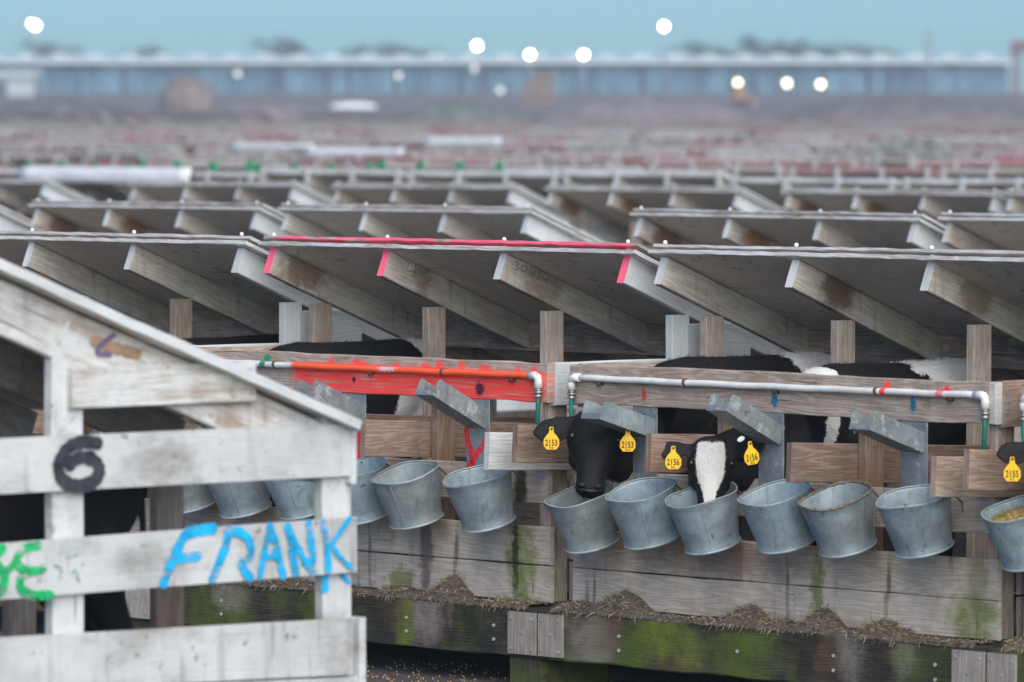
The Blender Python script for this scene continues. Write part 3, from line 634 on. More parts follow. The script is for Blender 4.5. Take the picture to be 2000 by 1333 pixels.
t_heads = {}
def calf(hk, bay, label, patches=(), head=None, top=1.17, vf=.14, vr=.93, tagno=None, furn=9000, furbox=None, bend=0.0, org=None, right_ear=1, half=.15, furL=.014, voxs=.0075, ears=None):
    """a standing holstein calf, nose to the front (-y); local frame: x along the row, y into the depth, z above the hutch floor"""
    uc = (S[hk] if hk else 0) + bay; o0 = row_pt(uc, (vf + vr) / 2, .297) if org is None else org
    t = empty('calf', o0, -A); tag(t, label, 'calf', 'holstein calves in the hutches')
    ym = (vf + vr) / 2; f0 = vf - ym; f1 = vr - ym; T = top - .297; L = f1 - f0
    def X(p): return Vector(p)
    mb = MB()
    # trunk: chest, barrel, hips
    st = [(-.02, .105, .12, T - .175), (.04, .125, .165, T - .185), (.16, .14, .185, T - .190), (.34, half, .195, T - .205), (.55, half + .01, .205, T - .215), (.75, half, .185, T - .19), (.88, .14, .16, T - .163), (.97, .11, .125, T - .145), (1.02, .05, .07, T - .15)]
    mb.loft([ell(X((bend * math.sin(a * 3.1), f0 + L * a, zc)), Vector((0, 1, 0)), Vector((0, 0, 1)), rx, rz, 22, 2.25) for a, rx, rz, zc in st])
    # legs
    for sx in (-1, 1):
        y = f0 + .12 * L
        limb(mb, [X((sx * .09, y, T - .33)), X((sx * .095, y + .005, .36)), X((sx * .09, y, .24)), X((sx * .09, y + .005, .10)), X((sx * .09, y - .01, .045)), X((sx * .09, y - .02, .0))],
             [(.055, .075), (.038, .045), (.030, .034), (.022, .024), (.026, .030), (.030, .038)])
        y = f0 + .86 * L
        limb(mb, [X((sx * .09, y + .0, T - .26)), X((sx * .10, y - .05, .43)), X((sx * .09, y + .06, .26)), X((sx * .09, y + .055, .22)), X((sx * .09, y + .04, .09)), X((sx * .09, y + .02, .04)), X((sx * .09, y + .01, .0))],
             [(.075, .12), (.055, .075), (.028, .040), (.026, .032), (.021, .023), (.026, .030), (.030, .037)])
    # tail
    mb.tube([X((0, f1 + .0, T - .06)), X((.0, f1 + .05, T - .10)), X((.01, f1 + .06, T - .25)), X((.01, f1 + .05, T - .42))], [.022, .018, .014, .010], 8)
    head_parts = []
    if head:
        def loc(px, py, v):
            s, z = on_v(px, py, v); w = row_pt(s, v, z); d = w - o0; return Vector((d.dot(U), d.dot(V), d.z))
        pol = loc(*head['poll']); muz = loc(*head['muzzle'])
        axv = (muz - pol); HL = axv.length; axn = axv.normalized()
        cam = Vector(((CAM - o0).dot(U), (CAM - o0).dot(V), 0)).normalized()
        lat = axn.cross(cam).normalized(); lat = (lat + Vector((0, 0, head.get('roll', 0)))).normalized()
        fr = lat.cross(axn).normalized()            # out of the forehead
        if fr.dot(cam) < 0: fr = -fr; 
        side = axn.cross(fr).normalized()           # picture right or left
        if (side.x * U + side.y * V).x < 0: side = -side
        k = HL / .30
        ring = []
        prof = [(-.07, .042, .035, .050), (-.02, .066, .052, .055), (.06, .084, .068, .070), (.17, .094, .082, .082), (.28, .098, .092, .088), (.40, .086, .092, .086), (.55, .066, .080, .076), (.70, .053, .066, .064), (.82, .049, .056, .054), (.92, .053, .050, .050), (.985, .048, .040, .044), (1.02, .030, .024, .040)]
        for a, hw, hd, dc in prof:
            c = pol + axv * a - fr * dc * k
            rr = []
            for j in range(24):
                th = 2 * math.pi * j / 24; ca, sa = math.cos(th), math.sin(th); e = 2 / 2.35
                taper = 1 - .24 * max(0, -sa)                    # jaw narrower than the brow
                rr.append(c + side * hw * k * taper * math.copysign(abs(ca) ** e, ca) + fr * hd * k * math.copysign(abs(sa) ** e, sa))
            ring.append(rr)
        mb.loft(ring)
        for sg in (-1, 1):                                       # brow and cheek
            mb.ball(pol + axv * .27 + side * sg * .070 * k - fr * .045 * k, .024 * k, 6); mb.ball(pol + axv * .46 + side * sg * .048 * k - fr * .11 * k, .040 * k, 6)
        # neck
        n0 = X((bend * .1, f0 + .14 * L, T - .28)); n1 = pol + axv * .20 - fr * .12 * k; nm = (n0 + n1) / 2 + Vector((0, 0, head.get('arch', .03)))
        limb(mb, [n0 + (n0 - nm) * .4, n0, nm, n1, n1 + (n1 - nm).normalized() * .02], [(.125, .19), (.125, .20), (.105, .155), (.08, .095), (.05, .05)])
        # ears
        for sg, e in ((-1, head['ear_l']), (1, head.get('ear_r'))):
            if not e: continue
            root = pol + axv * .09 + side * sg * .068 * k - fr * .040 * k
            tip = loc(*e[:3]); d = tip - root; EL = d.length; upv = -axn
            rings = []; hh = e[3]
            for a, q in ((-.15, .42), (.05, .52), (.2, .72), (.38, .93), (.55, 1.0), (.70, .92), (.82, .72), (.91, .48), (.97, .27), (1.0, .10)):
                c = root + d * a - axn * 0 + axn * hh * .25 * math.sin(min(1, max(0, a)) * 3.14)
                sd_ = d.normalized(); u2 = (upv - sd_ * upv.dot(sd_)).normalized(); f2 = sd_.cross(u2)
                if f2.dot(fr) < 0: f2 = -f2
                rr = []
                for j in range(16):
                    th = 2 * math.pi * j / 16; x_, y_ = math.cos(th) * hh * q, math.sin(th) * max(.0085, .012 * q)
                    cup = -.012 * q * (1 - (math.cos(th)) ** 2 * 1.6) * k
                    rr.append(c + u2 * x_ + f2 * (y_ + cup * (1 if 0.1 < a < .9 else .3)))
                rings.append(rr)
            mb.loft(rings)
        head_parts = (pol, axv, axn, fr, side, k, loc); t_heads[t.name] = head_parts
    mat = coat_mat('calf_coat', [dict(p) for p in patches])
    body = voxel(mb, mat, 'calf_body', t, voxs)
    if head:
        pol, axv, axn, fr, side, k, loc = head_parts
        for sg in (-1, 1):
            c = pol + axv * .30 + side * sg * .079 * k - fr * .034 * k
            e = MB(); e.ball(c, .0165 * k, 8); e.build('eye', m_eye, t)
        e = MB(); c = pol + axv * .985 - fr * .036 * k                # nose pad with nostrils
        rings = []
        for q, o_ in ((1.0, 0), (.95, .006), (.7, .011), (.3, .013)):
            rings.append([pol + axv * (.955 + .02 * math.sin(2 * math.pi * j / 20)) + side * math.cos(2 * math.pi * j / 20) * .038 * k * q + (fr * math.sin(2 * math.pi * j / 20)) * .020 * k * q - fr * .006 * k + axn * (o_ + .012) + fr * o_ * .9 - fr * .008 for j in range(20)])
        e.loft(rings); nz = e.build('nose', m_nose, t)
        for sg in (-1, 1):
            e = MB(); c = pol + axv * .965 + side * sg * .027 * k + fr * .004 * k
            rings = [[c + side * sg * .012 * q * math.cos(a_) + (axn * .008 + fr * .0) * q * math.sin(a_) + fr * o_ for a_ in [2 * math.pi * j / 12 for j in range(12)]] for q, o_ in ((1, -.004), (.9, .0035), (.4, .004))]
            e.loft(rings); e.build('nostril', m_black_in, nz)
        # ear tags
        for tg in head['tags']:
            px, py, v, no, small, yaw, cut = tg
            c = loc(px, py, v); e = MB(); w = .0275; out = [(-.006, .054), (.006, .054), (.0075, .045), (.0085, .034), (w * .75, .020), (w, .008), (w, -.012), (w * .62, -.026), (-w * .62, -.026), (-w, -.012), (-w, .008), (-w * .75, .020), (-.0085, .034), (-.0075, .045)]
            # rotate so that it faces the lane the photo is taken from
            base = Matrix.Rotation(A + R(yaw), 4, 'Z') @ Matrix.Rotation(R(small), 4, 'Y')
            M = Matrix.Translation(c) @ base
            f_ = [M @ Vector((x, -.001, z)) for x, z in out]; b_ = [M @ Vector((x, .001, z)) for x, z in out]; n = len(out)
            e.v = f_ + b_; e.face(range(n)); e.face(reversed(range(n, 2 * n)))
            for j in range(n): e.face((j, (j + 1) % n, n + (j + 1) % n, n + j)[::-1])
            tagob = e.build('ear_tag', m_tagy, t)
            fm = M @ Matrix.Translation((0, -.0018, -.003)) @ Matrix.Rotation(R(90), 4, 'X')
            text_mesh(no, .031, m_ink, 'tag_number', tagob, fm, .66)
            fm2 = M @ Matrix.Translation((0, -.0018, -.0195)) @ Matrix.Rotation(R(90), 4, 'X'); text_mesh('R-L', .011, m_ink, 'tag_letters', tagob, fm2, .9)
            e = MB(); e.tube([M @ Vector((.001, -.004, .047)), M @ Vector((.001, .006, .047))], .0042, 10); e.build('tag_stud', m_ink, tagob)
        if head.get('button'):
            c = loc(*head['button']); e = MB(); M = Matrix.Translation(c) @ Matrix.Rotation(A + R(18), 4, 'Z')
            e.loft([[M @ Vector((math.cos(a_) * .0135 * q, y_, math.sin(a_) * .0095 * q + math.cos(a_) * .004)) for a_ in [2 * math.pi * j / 20 for j in range(20)]] for q, y_ in ((.3, -.004), (.9, -.004), (1, -.002), (1, .001))]); e.build('tag_button', m_button, t)
    if furn: fur(body, mat, t, furn, furL, furbox)
    return t

def wh(x, y, z, rx, ry, rz, **k): return dict(c=(x, y, z), r=(rx, ry, rz), **k)
calf(3, .34, 'black calf tagged 2153 with its muzzle over the leftmost pail of its hutch', [wh(.0, .24, .86, .19, .13, .07, amp=.3), wh(0, -.50, .3, .1, .04, .1), wh(0, -.50, .84, .05, .03, .06)],
     head=dict(poll=(1167, 802, -.10), muzzle=(1152, 955, -.225), ear_l=(1041, 848, -.262, .056), ear_r=(1236, 866, -.03, .03), tags=[(1077, 864, -.275, '2153', 0, -6, 0), (1226, 868, -.10, '2153', 0, -2, 0)], arch=-.06),
     vf=.12, vr=1.02, top=1.20, furn=16000)
C2 = calf(3, 1.05, 'black calf with white face tagged 2156 eating from a pail', [wh(.02, .20, .87, .20, .19, .08, amp=.3), wh(.0, -.43, .84, .12, .10, .07, amp=.3), wh(.14, -.41, .70, .09, .024, .13, amp=.4), wh(.15, -.33, .76, .09, .016, .09, amp=.4), wh(.15, -.24, .70, .09, .014, .13, amp=.4)],
     furbox=((-1, -.5, 0), (1, 1, 1)), head=dict(poll=(1390, 858, -.10), muzzle=(1386, 1000, -.175), ear_l=(1270, 874, -.250, .036), ear_r=(1495, 868, -.012, .042), tags=[(1315, 902, -.256, '2156', 0, -4, 0), (1468, 893, -.15, '2156', -8, 22, 0)], arch=-.02, button=(1447, 858, -.135)),
     vf=.16, vr=1.0, top=1.195, furn=16000)
# the white face: a long kite-shaped patch of the coat, widest at the brow and narrow over the nose
FACE = [(.02, .050), (.17, .056), (.30, .056), (.44, .055), (.58, .043), (.72, .028), (.85, .021), (1.1, .020)]
def face_patch(t):
    body = [c for c in t.children if c.name.startswith('calf_body')][0]
    pol, axv, axn, fr, side, k, loc = t_heads[t.name]; me = body.data
    at = me.attributes.new('white_face', 'FLOAT', 'POINT'); vals = []
    for vtx in me.vertices:
        p = vtx.co - pol; a = p.dot(axn) / axv.length; b = p.dot(side) / k; val = 0.0
        if p.dot(fr) > -.085 * k:
            for (a0, w0), (a1, w1) in zip(FACE, FACE[1:]):
                if a0 <= a <= a1:
                    w = w0 + (w1 - w0) * (a - a0) / (a1 - a0); notch = .03 * max(0, 1 - abs(b) / .008) if a < .12 else 0
                    val = min(1, max(0, (w - abs(b + .002)) / .006 + .5 + mn.noise(vtx.co * 90) * .5)) * (1 if a > .035 + notch else 0)
        vals.append(val)
    at.data.foreach_set('value', vals)
    m = me.materials[0]; nt = m.node_tree; b = nt.nodes['Principled BSDF']; src = b.inputs['Base Color'].links[0].from_socket
    a = nt.nodes.new('ShaderNodeAttribute'); a.attribute_name = 'white_face'; mx = nt.nodes.new('ShaderNodeMix'); mx.data_type = 'RGBA'
    st = nt.nodes.new('ShaderNodeMapRange'); st.inputs['From Min'].default_value = .3; st.inputs['From Max'].default_value = .7
    nt.links.new(a.outputs['Fac'], st.inputs['Value']); nt.links.new(st.outputs['Result'], mx.inputs['Factor']); nt.links.new(src, mx.inputs[6]); mx.inputs[7].default_value = (.66, .64, .60, 1); nt.links.new(mx.outputs[2], b.inputs['Base Color'])
    # short white hairs that fray the edge of the patch
    mb = MB(); P = [p for p in me.polygons if sum(vals[i] for i in p.vertices) / len(p.vertices) > .45]; body_v = me.vertices
    ctr = sum((Vector(p.center) for p in P), Vector()) / max(1, len(P))
    for _ in range(2200):
        p = rng.choice(P); q = p.center; out = (q - ctr); out -= p.normal * out.dot(p.normal); out = out.normalized() if out.length else Vector((1, 0, 0))
        d = (p.normal * .45 + out * .8 + Vector((rng.uniform(-.3, .3), rng.uniform(-.3, .3), rng.uniform(-.5, .1)))).normalized(); l = rng.uniform(.004, .009)
        w = d.cross(p.normal).normalized() * .0009; k = len(mb.v); mb.v += [q - w, q + w, q + d * l]; mb.face((k, k + 1, k + 2))
    mb.build('face_hair', m_whair, t)
m_whair = plain('white_hair', (.64, .62, .58), .7, var=.15, scale=60)
face_patch(C2)
C3 = calf(2, .36, 'black and white calf standing behind the red sprayed rail', [wh(.06, .30, .87, .17, .07, .07, amp=.3), wh(.15, .20, .60, .08, .12, .16, amp=.3)], vf=.16, vr=.98, top=1.195, furn=9000,
     head=dict(poll=(480, 812, -.06), muzzle=(470, 925, -.16), ear_l=(420, 830, -.08, .034), ear_r=(540, 835, -.0, .034), tags=[], arch=-.06))
calf(1, 1.72, 'dark calf whose back shows above the rail just right of the white hutch roof', [], vf=.15, vr=1.0, top=1.19, furn=5000, furL=.012)
calf(4, .34, 'black calf tagged 2155 cut off by the right edge of the photo', [],
     head=dict(poll=(2050, 850, -.12), muzzle=(2045, 985, -.22), ear_l=(1946, 890, -.25, .048), ear_r=None, tags=[(1977, 925, -.27, '2155', 0, -10, 0)], arch=-.06), vf=.14, vr=.98, top=1.195, furn=5000)
# ------------------------------------------------------------------ the white hutch in the foreground
def near_hutch():
    xr, yr = -.437, 17.2
    p = Vector((xr, yr, 0)) - P0; sr, vr = p.dot(U), p.dot(V)     # its right rear corner
    v0 = vr - 1.68; org = row_pt(sr - W, v0)
    S['n'] = sr - W
    t = empty('calf_hutch', org, -A); tag(t, 'blurred whitewashed calf hutch in the foreground with FRANK sprayed in blue on its side', 'calf hutch')
    def sv(px, py, u=W): v, z = on_s(px, py, sr - W + u); return v - v0, z
    mw = wood('thick_whitewash', (.62, .60, .57), (.38, .34, .30), paint=.92, pcol=(.66, .68, .67), brown=.32, dirt=.35, grain=.8, smudge=.75)
    mw2 = wood('stained_whitewash', (.56, .51, .47), (.34, .29, .25), paint=.66, pcol=(.68, .69, .67), brown=.45, dirt=.3, grain=.6, smudge=.6)
    # side boards, each from its edges in the photo: (x at rear, y top, y bottom) and (x at front, ...)
    def side(name, m, pxa, ta, ba, pxb, tb, bb, u0=W, th=.02, extra=.0, vmin=None):
        va, zta = sv(pxa, ta, u0 + th); _, zba = sv(pxa, ba, u0 + th); vb, ztb = sv(pxb, tb, u0 + th); _, zbb = sv(pxb, bb, u0 + th)
        k = (ztb - zta) / (vb - va); k2 = (zbb - zba) / (vb - va); vm = (-.05 if vmin is None else vmin)
        mb = MB(); mb.board((u0, vm, 0), (u0 + th, va, 1), ch=.003, seg=.1, jit=.0015, ax=1)
        for v in mb.v:
            top = zta + k * (v.y - va); bot = zba + k2 * (v.y - va); v.z = bot + (top - bot) * v.z
        return mb.build(name, m, t)
    b6 = side('side_board', mw, 684, 828, 930, 0, 857, 966)
    bf = side('side_board', mw, 697, 1010, 1118, 0, 1062, 1172)
    bl = side('side_board', mw, 690, 1208, 1318, 0, 1246, 1352)
    side('side_board', mw, 700, 1322, 1420, 0, 1356, 1450)
    # upper short board behind the roof slope
    va, zt = sv(480, 730); vb, _ = sv(132, 716); _, zb = sv(300, 792)
    z_top = sv(200, 716)[1]
    mb = MB(); mb.board((W, vb, zb), (W + .02, va + .02, z_top)); 
    for v in mb.v:                                   # sawn off to the roof slope
        lim = 0
    ub = mb.build('side_board', mw2, t)
    # posts
    for (pxl, pxr) in ((104, 165), (632, 688)):
        va, _ = sv(pxl, 1000); vb, _ = sv(pxr, 1000)
        zt_ = (sv(pxl, 628)[1] if pxl < 300 else sv(650, 812)[1])
        mb = MB(); mb.board((W - .040, va, .1), (W - .002, vb, zt_), jit=.0015); mb.build('corner_post', mw, t)
    for u in (.0, .69, 1.385):
        for (a, b, zt2) in ((sv(104, 1000)[0], sv(165, 1000)[0], 1.42), (1.50, 1.60, 1.1)):
            mb = MB(); mb.board((u, a, .1), (u + .038, b, zt2)); mb.build('inner_post', m_post, t)
    # rear cover strips seen edge-on at the corner
    mb = MB(); ve = sv(684, 900, W + .02)[0] + .001; mb.board((W - .3, ve, sv(690, 945)[1]), (W + .022, ve + .02, sv(690, 838)[1] - .004)); mb.build('rear_board', mw, t)
    mb = MB(); ve = sv(698, 1240, W + .02)[0] + .001; mb.board((W - .16, ve, .1), (W + .030, ve + .024, sv(700, 1205)[1])); mb.build('rear_board', mw, t)
    # roof: slope taken from its edge
    v1, z1 = sv(702, 822, W + .05); v2, z2 = sv(0, 508, W + .05)
    sl = (z2 - z1) / (v1 - v2); an = math.atan(sl); L = 1.62; vf_ = v1 - L * math.cos(an); zf = z1 + L * math.sin(an)
    rot = Matrix.Rotation(-an, 3, 'X'); pv = Vector((0, vf_, zf))
    def slp(lo, hi, m, name, par, **k): mb = MB(); mb.board(lo, hi, rot=rot, pivot=pv, **k); return mb.build(name, m, par)
    r = slp((-.05, vf_, zf - .011), (W + .052, vf_ + L, zf), m_edge, 'roof_sheet', t, ax=1, seg=.05, rag=.001)
    e2 = wood('roof_side_trim', (.55, .54, .52), (.36, .33, .30), paint=.9, pcol=(.66, .68, .67), brown=.1, dirt=.1)
    slp((W + .0525, vf_ + .01, zf - .027), (W + .0605, vf_ + L + .002, zf + .002), e2, 'edge_strip', r, ax=1, seg=.06)
    slp((-.05, vf_ + .005, zf - .026), (W + .048, vf_ + L - .01, zf - .014), m_ply, 'roof_lining', t, ax=1)
    for u in (.0, .69, 1.385):
        slp((u, vf_ + .03, zf - .16), (u + .038, vf_ + L - .03, zf - .036), m_rafter, 'rafter', t, ax=1)
    slp((W - .0380, vf_ + .02, zf - .175), (W - .001, vf_ + L - .02, zf - .036), mw2, 'rafter', t, ax=1)
    # front, rail, floor
    mb = MB(); mb.board((0, 0, 1.02), (W - .04, .036, 1.16)); mb.build('top_rail', m_rail, t)
    for z0, z1_ in ((.655, .79), (.30, .43), (.44, .57)):
        mb = MB(); mb.board((0, .0, z0), (W - .04, .036, z1_)); mb.build('kick_board', m_kick, t)
    mb = MB(); mb.board((0, .04, .27), (W - .045, 1.6, .297), ax=0); mb.build('floor_deck', m_dark, t)
    mb = MB(); mb.board((-.03, -.09, .0), (W + .03, .0, .27)); mb.build('sill_beam', m_sill, t)
    # sprayed lettering
    sky = plain('sky_blue_spray', (.01, .38, .70), .6, var=.3, scale=22, skip=.6); blk = plain('black_spray', (.035, .038, .045), .6, var=.5, scale=22); grn = plain('green_spray', (.01, .42, .13), .6, var=.3, scale=22, skip=.6)
    lg = plain('faint_green_overspray', (.28, .42, .36), .7, var=.3, scale=40); vio = plain('faded_violet_marker', (.16, .12, .20), .7, var=.3); brn = plain('brown_smear', (.30, .19, .12), .8, var=.4, scale=20)
    def strokes(sts, w, mat, name, par, off=.0235, u0=W):
        mb = MB(); step_ = [0]
        def pl_(a, b): step_[0] += 1; return (u0 + off + step_[0] * .000008, a, b)
        for st in sts:
            ww = w
            if isinstance(st, tuple): ww, st = st
            ribbon(mb, [sv(x, y, u0 + off) for x, y in st], ww, pl_, 6, .14)
        return mb.build(name, mat, par)
    strokes([(0.0317, [(416, 1033), (392, 1036), (364, 1044), (351, 1065), (338, 1095), (326, 1120), (320, 1140)]), (0.0268, [(348, 1092), (366, 1089), (387, 1086)]),
             (0.0293, [(447, 1037), (441, 1065), (426, 1105), (415, 1132)]), (0.0268, [(447, 1038), (468, 1040), (484, 1052), (490, 1072), (485, 1092), (471, 1100), (478, 1116), (488, 1128)]),
             (0.0207, [(527, 1028), (518, 1070), (507, 1127)]), (0.0244, [(527, 1028), (537, 1060), (545, 1095), (553, 1124)]), (0.0159, [(513, 1090), (528, 1087), (545, 1085)]),
             (0.0244, [(561, 1028), (568, 1070), (578, 1120)]), (0.0220, [(561, 1030), (580, 1070), (609, 1118)]), (0.0244, [(602, 1023), (607, 1065), (612, 1119)]),
             (0.0232, [(630, 1021), (637, 1060), (640, 1112)]), (0.0159, [(682, 1012), (665, 1036), (647, 1062)]), (0.0146, [(647, 1062), (660, 1085), (684, 1108)])], .02, sky, 'sprayed_name', bf)
    for q_ in ((.026, [(636, 1122), (635, 1150)]), (.013, [(664, 1122), (682, 1138)])): strokes([q_], .02, sky, 'sprayed_name', [c for c in t.children if c.name.startswith('corner_post')][-1], .0, W)
    strokes([(.038, [(190, 866), (165, 863), (138, 872), (120, 893), (114, 917), (124, 939), (148, 949), (177, 944), (193, 926), (190, 906), (172, 894), (150, 896), (136, 908)])], .04, blk, 'sprayed_numeral', b6)
    strokes([(.030, [(-8, 1082), (4, 1072)]), (.026, [(75, 1066), (48, 1072), (33, 1090), (38, 1108), (60, 1116), (84, 1112)]), (.026, [(60, 1116), (42, 1126), (40, 1148), (62, 1162), (98, 1162)]), (.030, [(-6, 1105), (8, 1122), (6, 1145), (-8, 1162)]), (.02, [(8, 1122), (28, 1100)])], .03, grn, 'sprayed_letters', bf)
    strokes([(.008, [(108, 1105), (120, 1112), (118, 1130)]), (.006, [(130, 1090), (150, 1084)]), (.007, [(140, 1120), (146, 1112), (152, 1124)]), (.006, [(276, 1066), (288, 1062)])], .01, lg, 'overspray', bf)
    rf = [c for c in t.children if c.name.startswith('rafter')][-1]
    strokes([(.016, [(222, 655), (200, 672), (190, 690), (215, 693)])], .01, vio, 'faded_marking', rf, .0018, W)
    strokes([(.034, [(185, 668), (222, 680), (268, 692)])], .01, brn, 'brown_smear', rf, .001, W)
    # its calf, a dark shape in the shade
    k = dict(org=row_pt(sr - W + 1.72, v0 + .72, .297))
    S[None] = 0
    calf(None, 0, 'dark calf standing in the shade inside the white foreground hutch', [wh(.1, -.2, .22, .12, .25, .16)], vf=.3, vr=1.15, top=1.14, furn=0, org=k['org'], voxs=.014)
    return t
near_hutch()

# ------------------------------------------------------------------ spilled feed on the sill and on the ground
def spilled(hk, mounds, name, label, lo=0.0, hi=W, n=2600):
    org = row_pt(S[hk], 0); t = empty(name, org, -A); tag(t, label, 'spilled feed', kind='stuff')
    mm = []
    for px, py, h, w in mounds:
        x, _ = hl(hk, px, py, -.03); mm.append((x, h, w))
    def hgt(x, y):
        h = .008 + .008 * mn.noise(Vector((x * 9, 3.1, 0))) + .006 * mn.noise(Vector((x * 40, y * 40, 0)))
        for c, a, w in mm: h += .86 * a * max(0, 1 - (abs(x - c) / w) ** 1.25) * max(0, 1 - ((y - .012) / .115) ** 2)
        return max(.0005, h * (1 if y > -.085 else .55))
    mb = MB(); nx, ny = 260, 12
    for i in range(nx + 1):
        for j in range(ny + 1):
            x = lo + (hi - lo) * i / nx; y = -.098 + .112 * j / ny; mb.v.append(Vector((x, y, .287 + hgt(x, y) + rng.uniform(-.0025, .0025) - (.01 if j == 0 else 0))))
    for i in range(nx):
        for j in range(ny): a = i * (ny + 1) + j; mb.face((a, a + ny + 1, a + ny + 2, a + 1), None, 0, False)
    for _ in range(n):
        if rng.random() < .78: c, a, w = rng.choice(mm); x = c + rng.gauss(0, w * .42)
        else: x = rng.uniform(lo, hi)
        if not lo < x < hi: continue
        y = rng.uniform(-.10, .008); z = .288 + hgt(x, y) + rng.uniform(-.001, .004)
        L = rng.uniform(.008, .034) * (1 if rng.random() < .7 else .4)
        d = Vector((rng.gauss(0, 1), rng.gauss(0, .6), rng.gauss(-.1, .35))).normalized()
        if y < -.088: d = Vector((rng.gauss(0, .5), -.5, -abs(rng.gauss(.8, .3)))).normalized(); z -= .004
        w = d.cross(Vector((rng.uniform(-1, 1), -1, rng.uniform(-.5, 1)))).normalized() * rng.uniform(.0007, .0017); p = Vector((x, y, z)); b = len(mb.v)
        mb.v += [p - w, p + w, p + d * L + w * .6, p + d * L - w * .6]; mb.face((b, b + 1, b + 2, b + 3), None, rng.choice((1, 1, 2, 2, 3)))
    for _ in range(int(n * .05)):
        x = rng.uniform(lo, hi); y = rng.uniform(-.09, .0); c = Vector((x, y, .290 + hgt(x, y))); mb.ball(c, rng.uniform(.002, .0045), 3, mi=rng.choice((4, 2)))
    return mb.build('feed_litter', [m_chaff, m_straw, m_straw2, m_chaff2, m_corn], t)
m_straw2 = plain('brown_straw', (.15, .12, .09), .8, var=.4, scale=30); m_chaff2 = plain('green_brown_hay', (.13, .12, .065), .85, var=.4, scale=40); m_corn = plain('corn_kernels', (.40, .28, .11), .6, var=.3, scale=70)
spilled(2, [(775, 1150, .028, .11), (876, 1135, .088, .10), (1010, 1165, .012, .15), (560, 1130, .03, .12)], 'spilled_feed', 'brown chaff and straw spilled along the mossy sill below the red railed hutch')
spilled(3, [(1125, 1170, .022, .10), (1210, 1165, .082, .15), (1455, 1185, .068, .11), (1525, 1205, .02, .08), (1600, 1195, .082, .095), (1720, 1205, .055, .11), (1765, 1215, .01, .05)], 'spilled_feed', 'olive brown hay spilled in four heaps along the sill below the two feeding calves', n=3800)
spilled(4, [(1990, 1235, .035, .10)], 'spilled_feed', 'brown chaff spilled on the sill at the right edge of the photo', hi=.6, n=500)

# ------------------------------------------------------------------ other hutches
def simple_hutch(name, org, label, cat_group, edge=edge_plain, raft=None, ends=None):
    t = empty(name, org, -A); tag(t, label, 'calf hutch', cat_group)
    roof_parts(t, m_ply, edge, raft or m_rafter, ends=ends); side_frame(t, m_white)
    mb = MB(); mb.board((0, 0, 1.022), (W, .036, 1.163)); mb.build('top_rail', m_rail, t)
    for lo, hi in ((.655, .79), (.44, .575), (.30, .435)):
        mb = MB(); mb.board((0, .005, lo), (W, .036, hi)); mb.build('front_board', m_kick, t)
    mb = MB(); mb.board((-.05, -.095, .0), (W + .05, .004, .288)); mb.build('sill_beam', m_sill, t)
    for lo, hi in ((1.01, 1.165), (.76, .90), (.50, .64), (.30, .43)):
        for u in (0, W - .02):
            mb = MB(); mb.board((u, .04, lo), (u + .02, 1.64 if lo < 1 else .6, hi)); mb.build('side_board', m_white, t)
    for lo, hi in ((.80, .93), (.50, .62), (.30, .45)):
        mb = MB(); mb.board((0.022, 1.62, lo), (W - .022, 1.642, hi)); mb.build('rear_board', m_kick, t)
    for u in (.022, W - .06):
        mb = MB(); mb.board((u, 1.58, .0), (u + .038, 1.618, 1.05)); mb.build('rear_post', m_post, t)
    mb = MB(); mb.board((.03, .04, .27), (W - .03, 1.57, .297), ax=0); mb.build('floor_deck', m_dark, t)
    return t
def copy_tree(o, parent=None):
    c = o.copy(); col.objects.link(c)
    if parent is not None: c.parent = parent
    for ch in list(o.children): copy_tree(ch, c)
    return c
def s_at(px, v, at_u=.03, dv=.43):      # where a hutch must start so its first rafter shows at px
    s, _ = on_v(px, 400, v + dv); return s - at_u
def n_label(i): return ('leftmost', 'second from the left', 'third from the left', 'fourth from the left', 'fifth from the left', 'sixth from the left', 'seventh from the left')[i]
VB, VC = 6.8, 15.8
raft_br = mk_raft('rust_stained_rafters', [dict(c=(.705, .62, 1.44), r=(.05, .12, .09), col=(.20, .09, .03), amp=.4, soft=.35, op=.85), dict(c=(.03, .62, 1.44), r=(.05, .12, .09), col=(.14, .05, .02), amp=.4, soft=.35, op=.8)])
rowB = [(-420, 'B'), (72, 'R'), (560, 'B'), (1248, 'R'), (1852, 'B')]
protoB = None; protoR = None
for i, (px, kd) in enumerate(rowB):
    org = row_pt(s_at(px, VB), VB); org.z = gz(org.y)
    lb = 'grey calf hutch in the second row of roofs, ' + n_label(i) + (', with rusty rafters' if kd == 'R' else '')
    if kd == 'R':
        if protoR is None: protoR = simple_hutch('calf_hutch', org, lb, 'calf hutches in the second row', raft=raft_br); continue
        c = copy_tree(protoR)
    else:
        if protoB is None: protoB = simple_hutch('calf_hutch', org, lb, 'calf hutches in the second row'); continue
        c = copy_tree(protoB)
    c.location = org; c['label'] = lb; c.rotation_euler = (0, R(rng.uniform(-.25, .25)), -A + R(rng.uniform(-.6, .6)))
for i, px in enumerate((-195, 262, 660, 1075, 1540, 1975)):
    org = row_pt(s_at(px, VC), VC); org.z = gz(org.y)
    c = copy_tree(protoR if i in (3, 4) else protoB); c.location = org; c.rotation_euler = (0, R(rng.uniform(-.35, .35)), -A + R(rng.uniform(-.8, .8))); c['group'] = 'calf hutches in the third row'
    c['label'] = 'blurred grey calf hutch in the third row of roofs, ' + n_label(i)
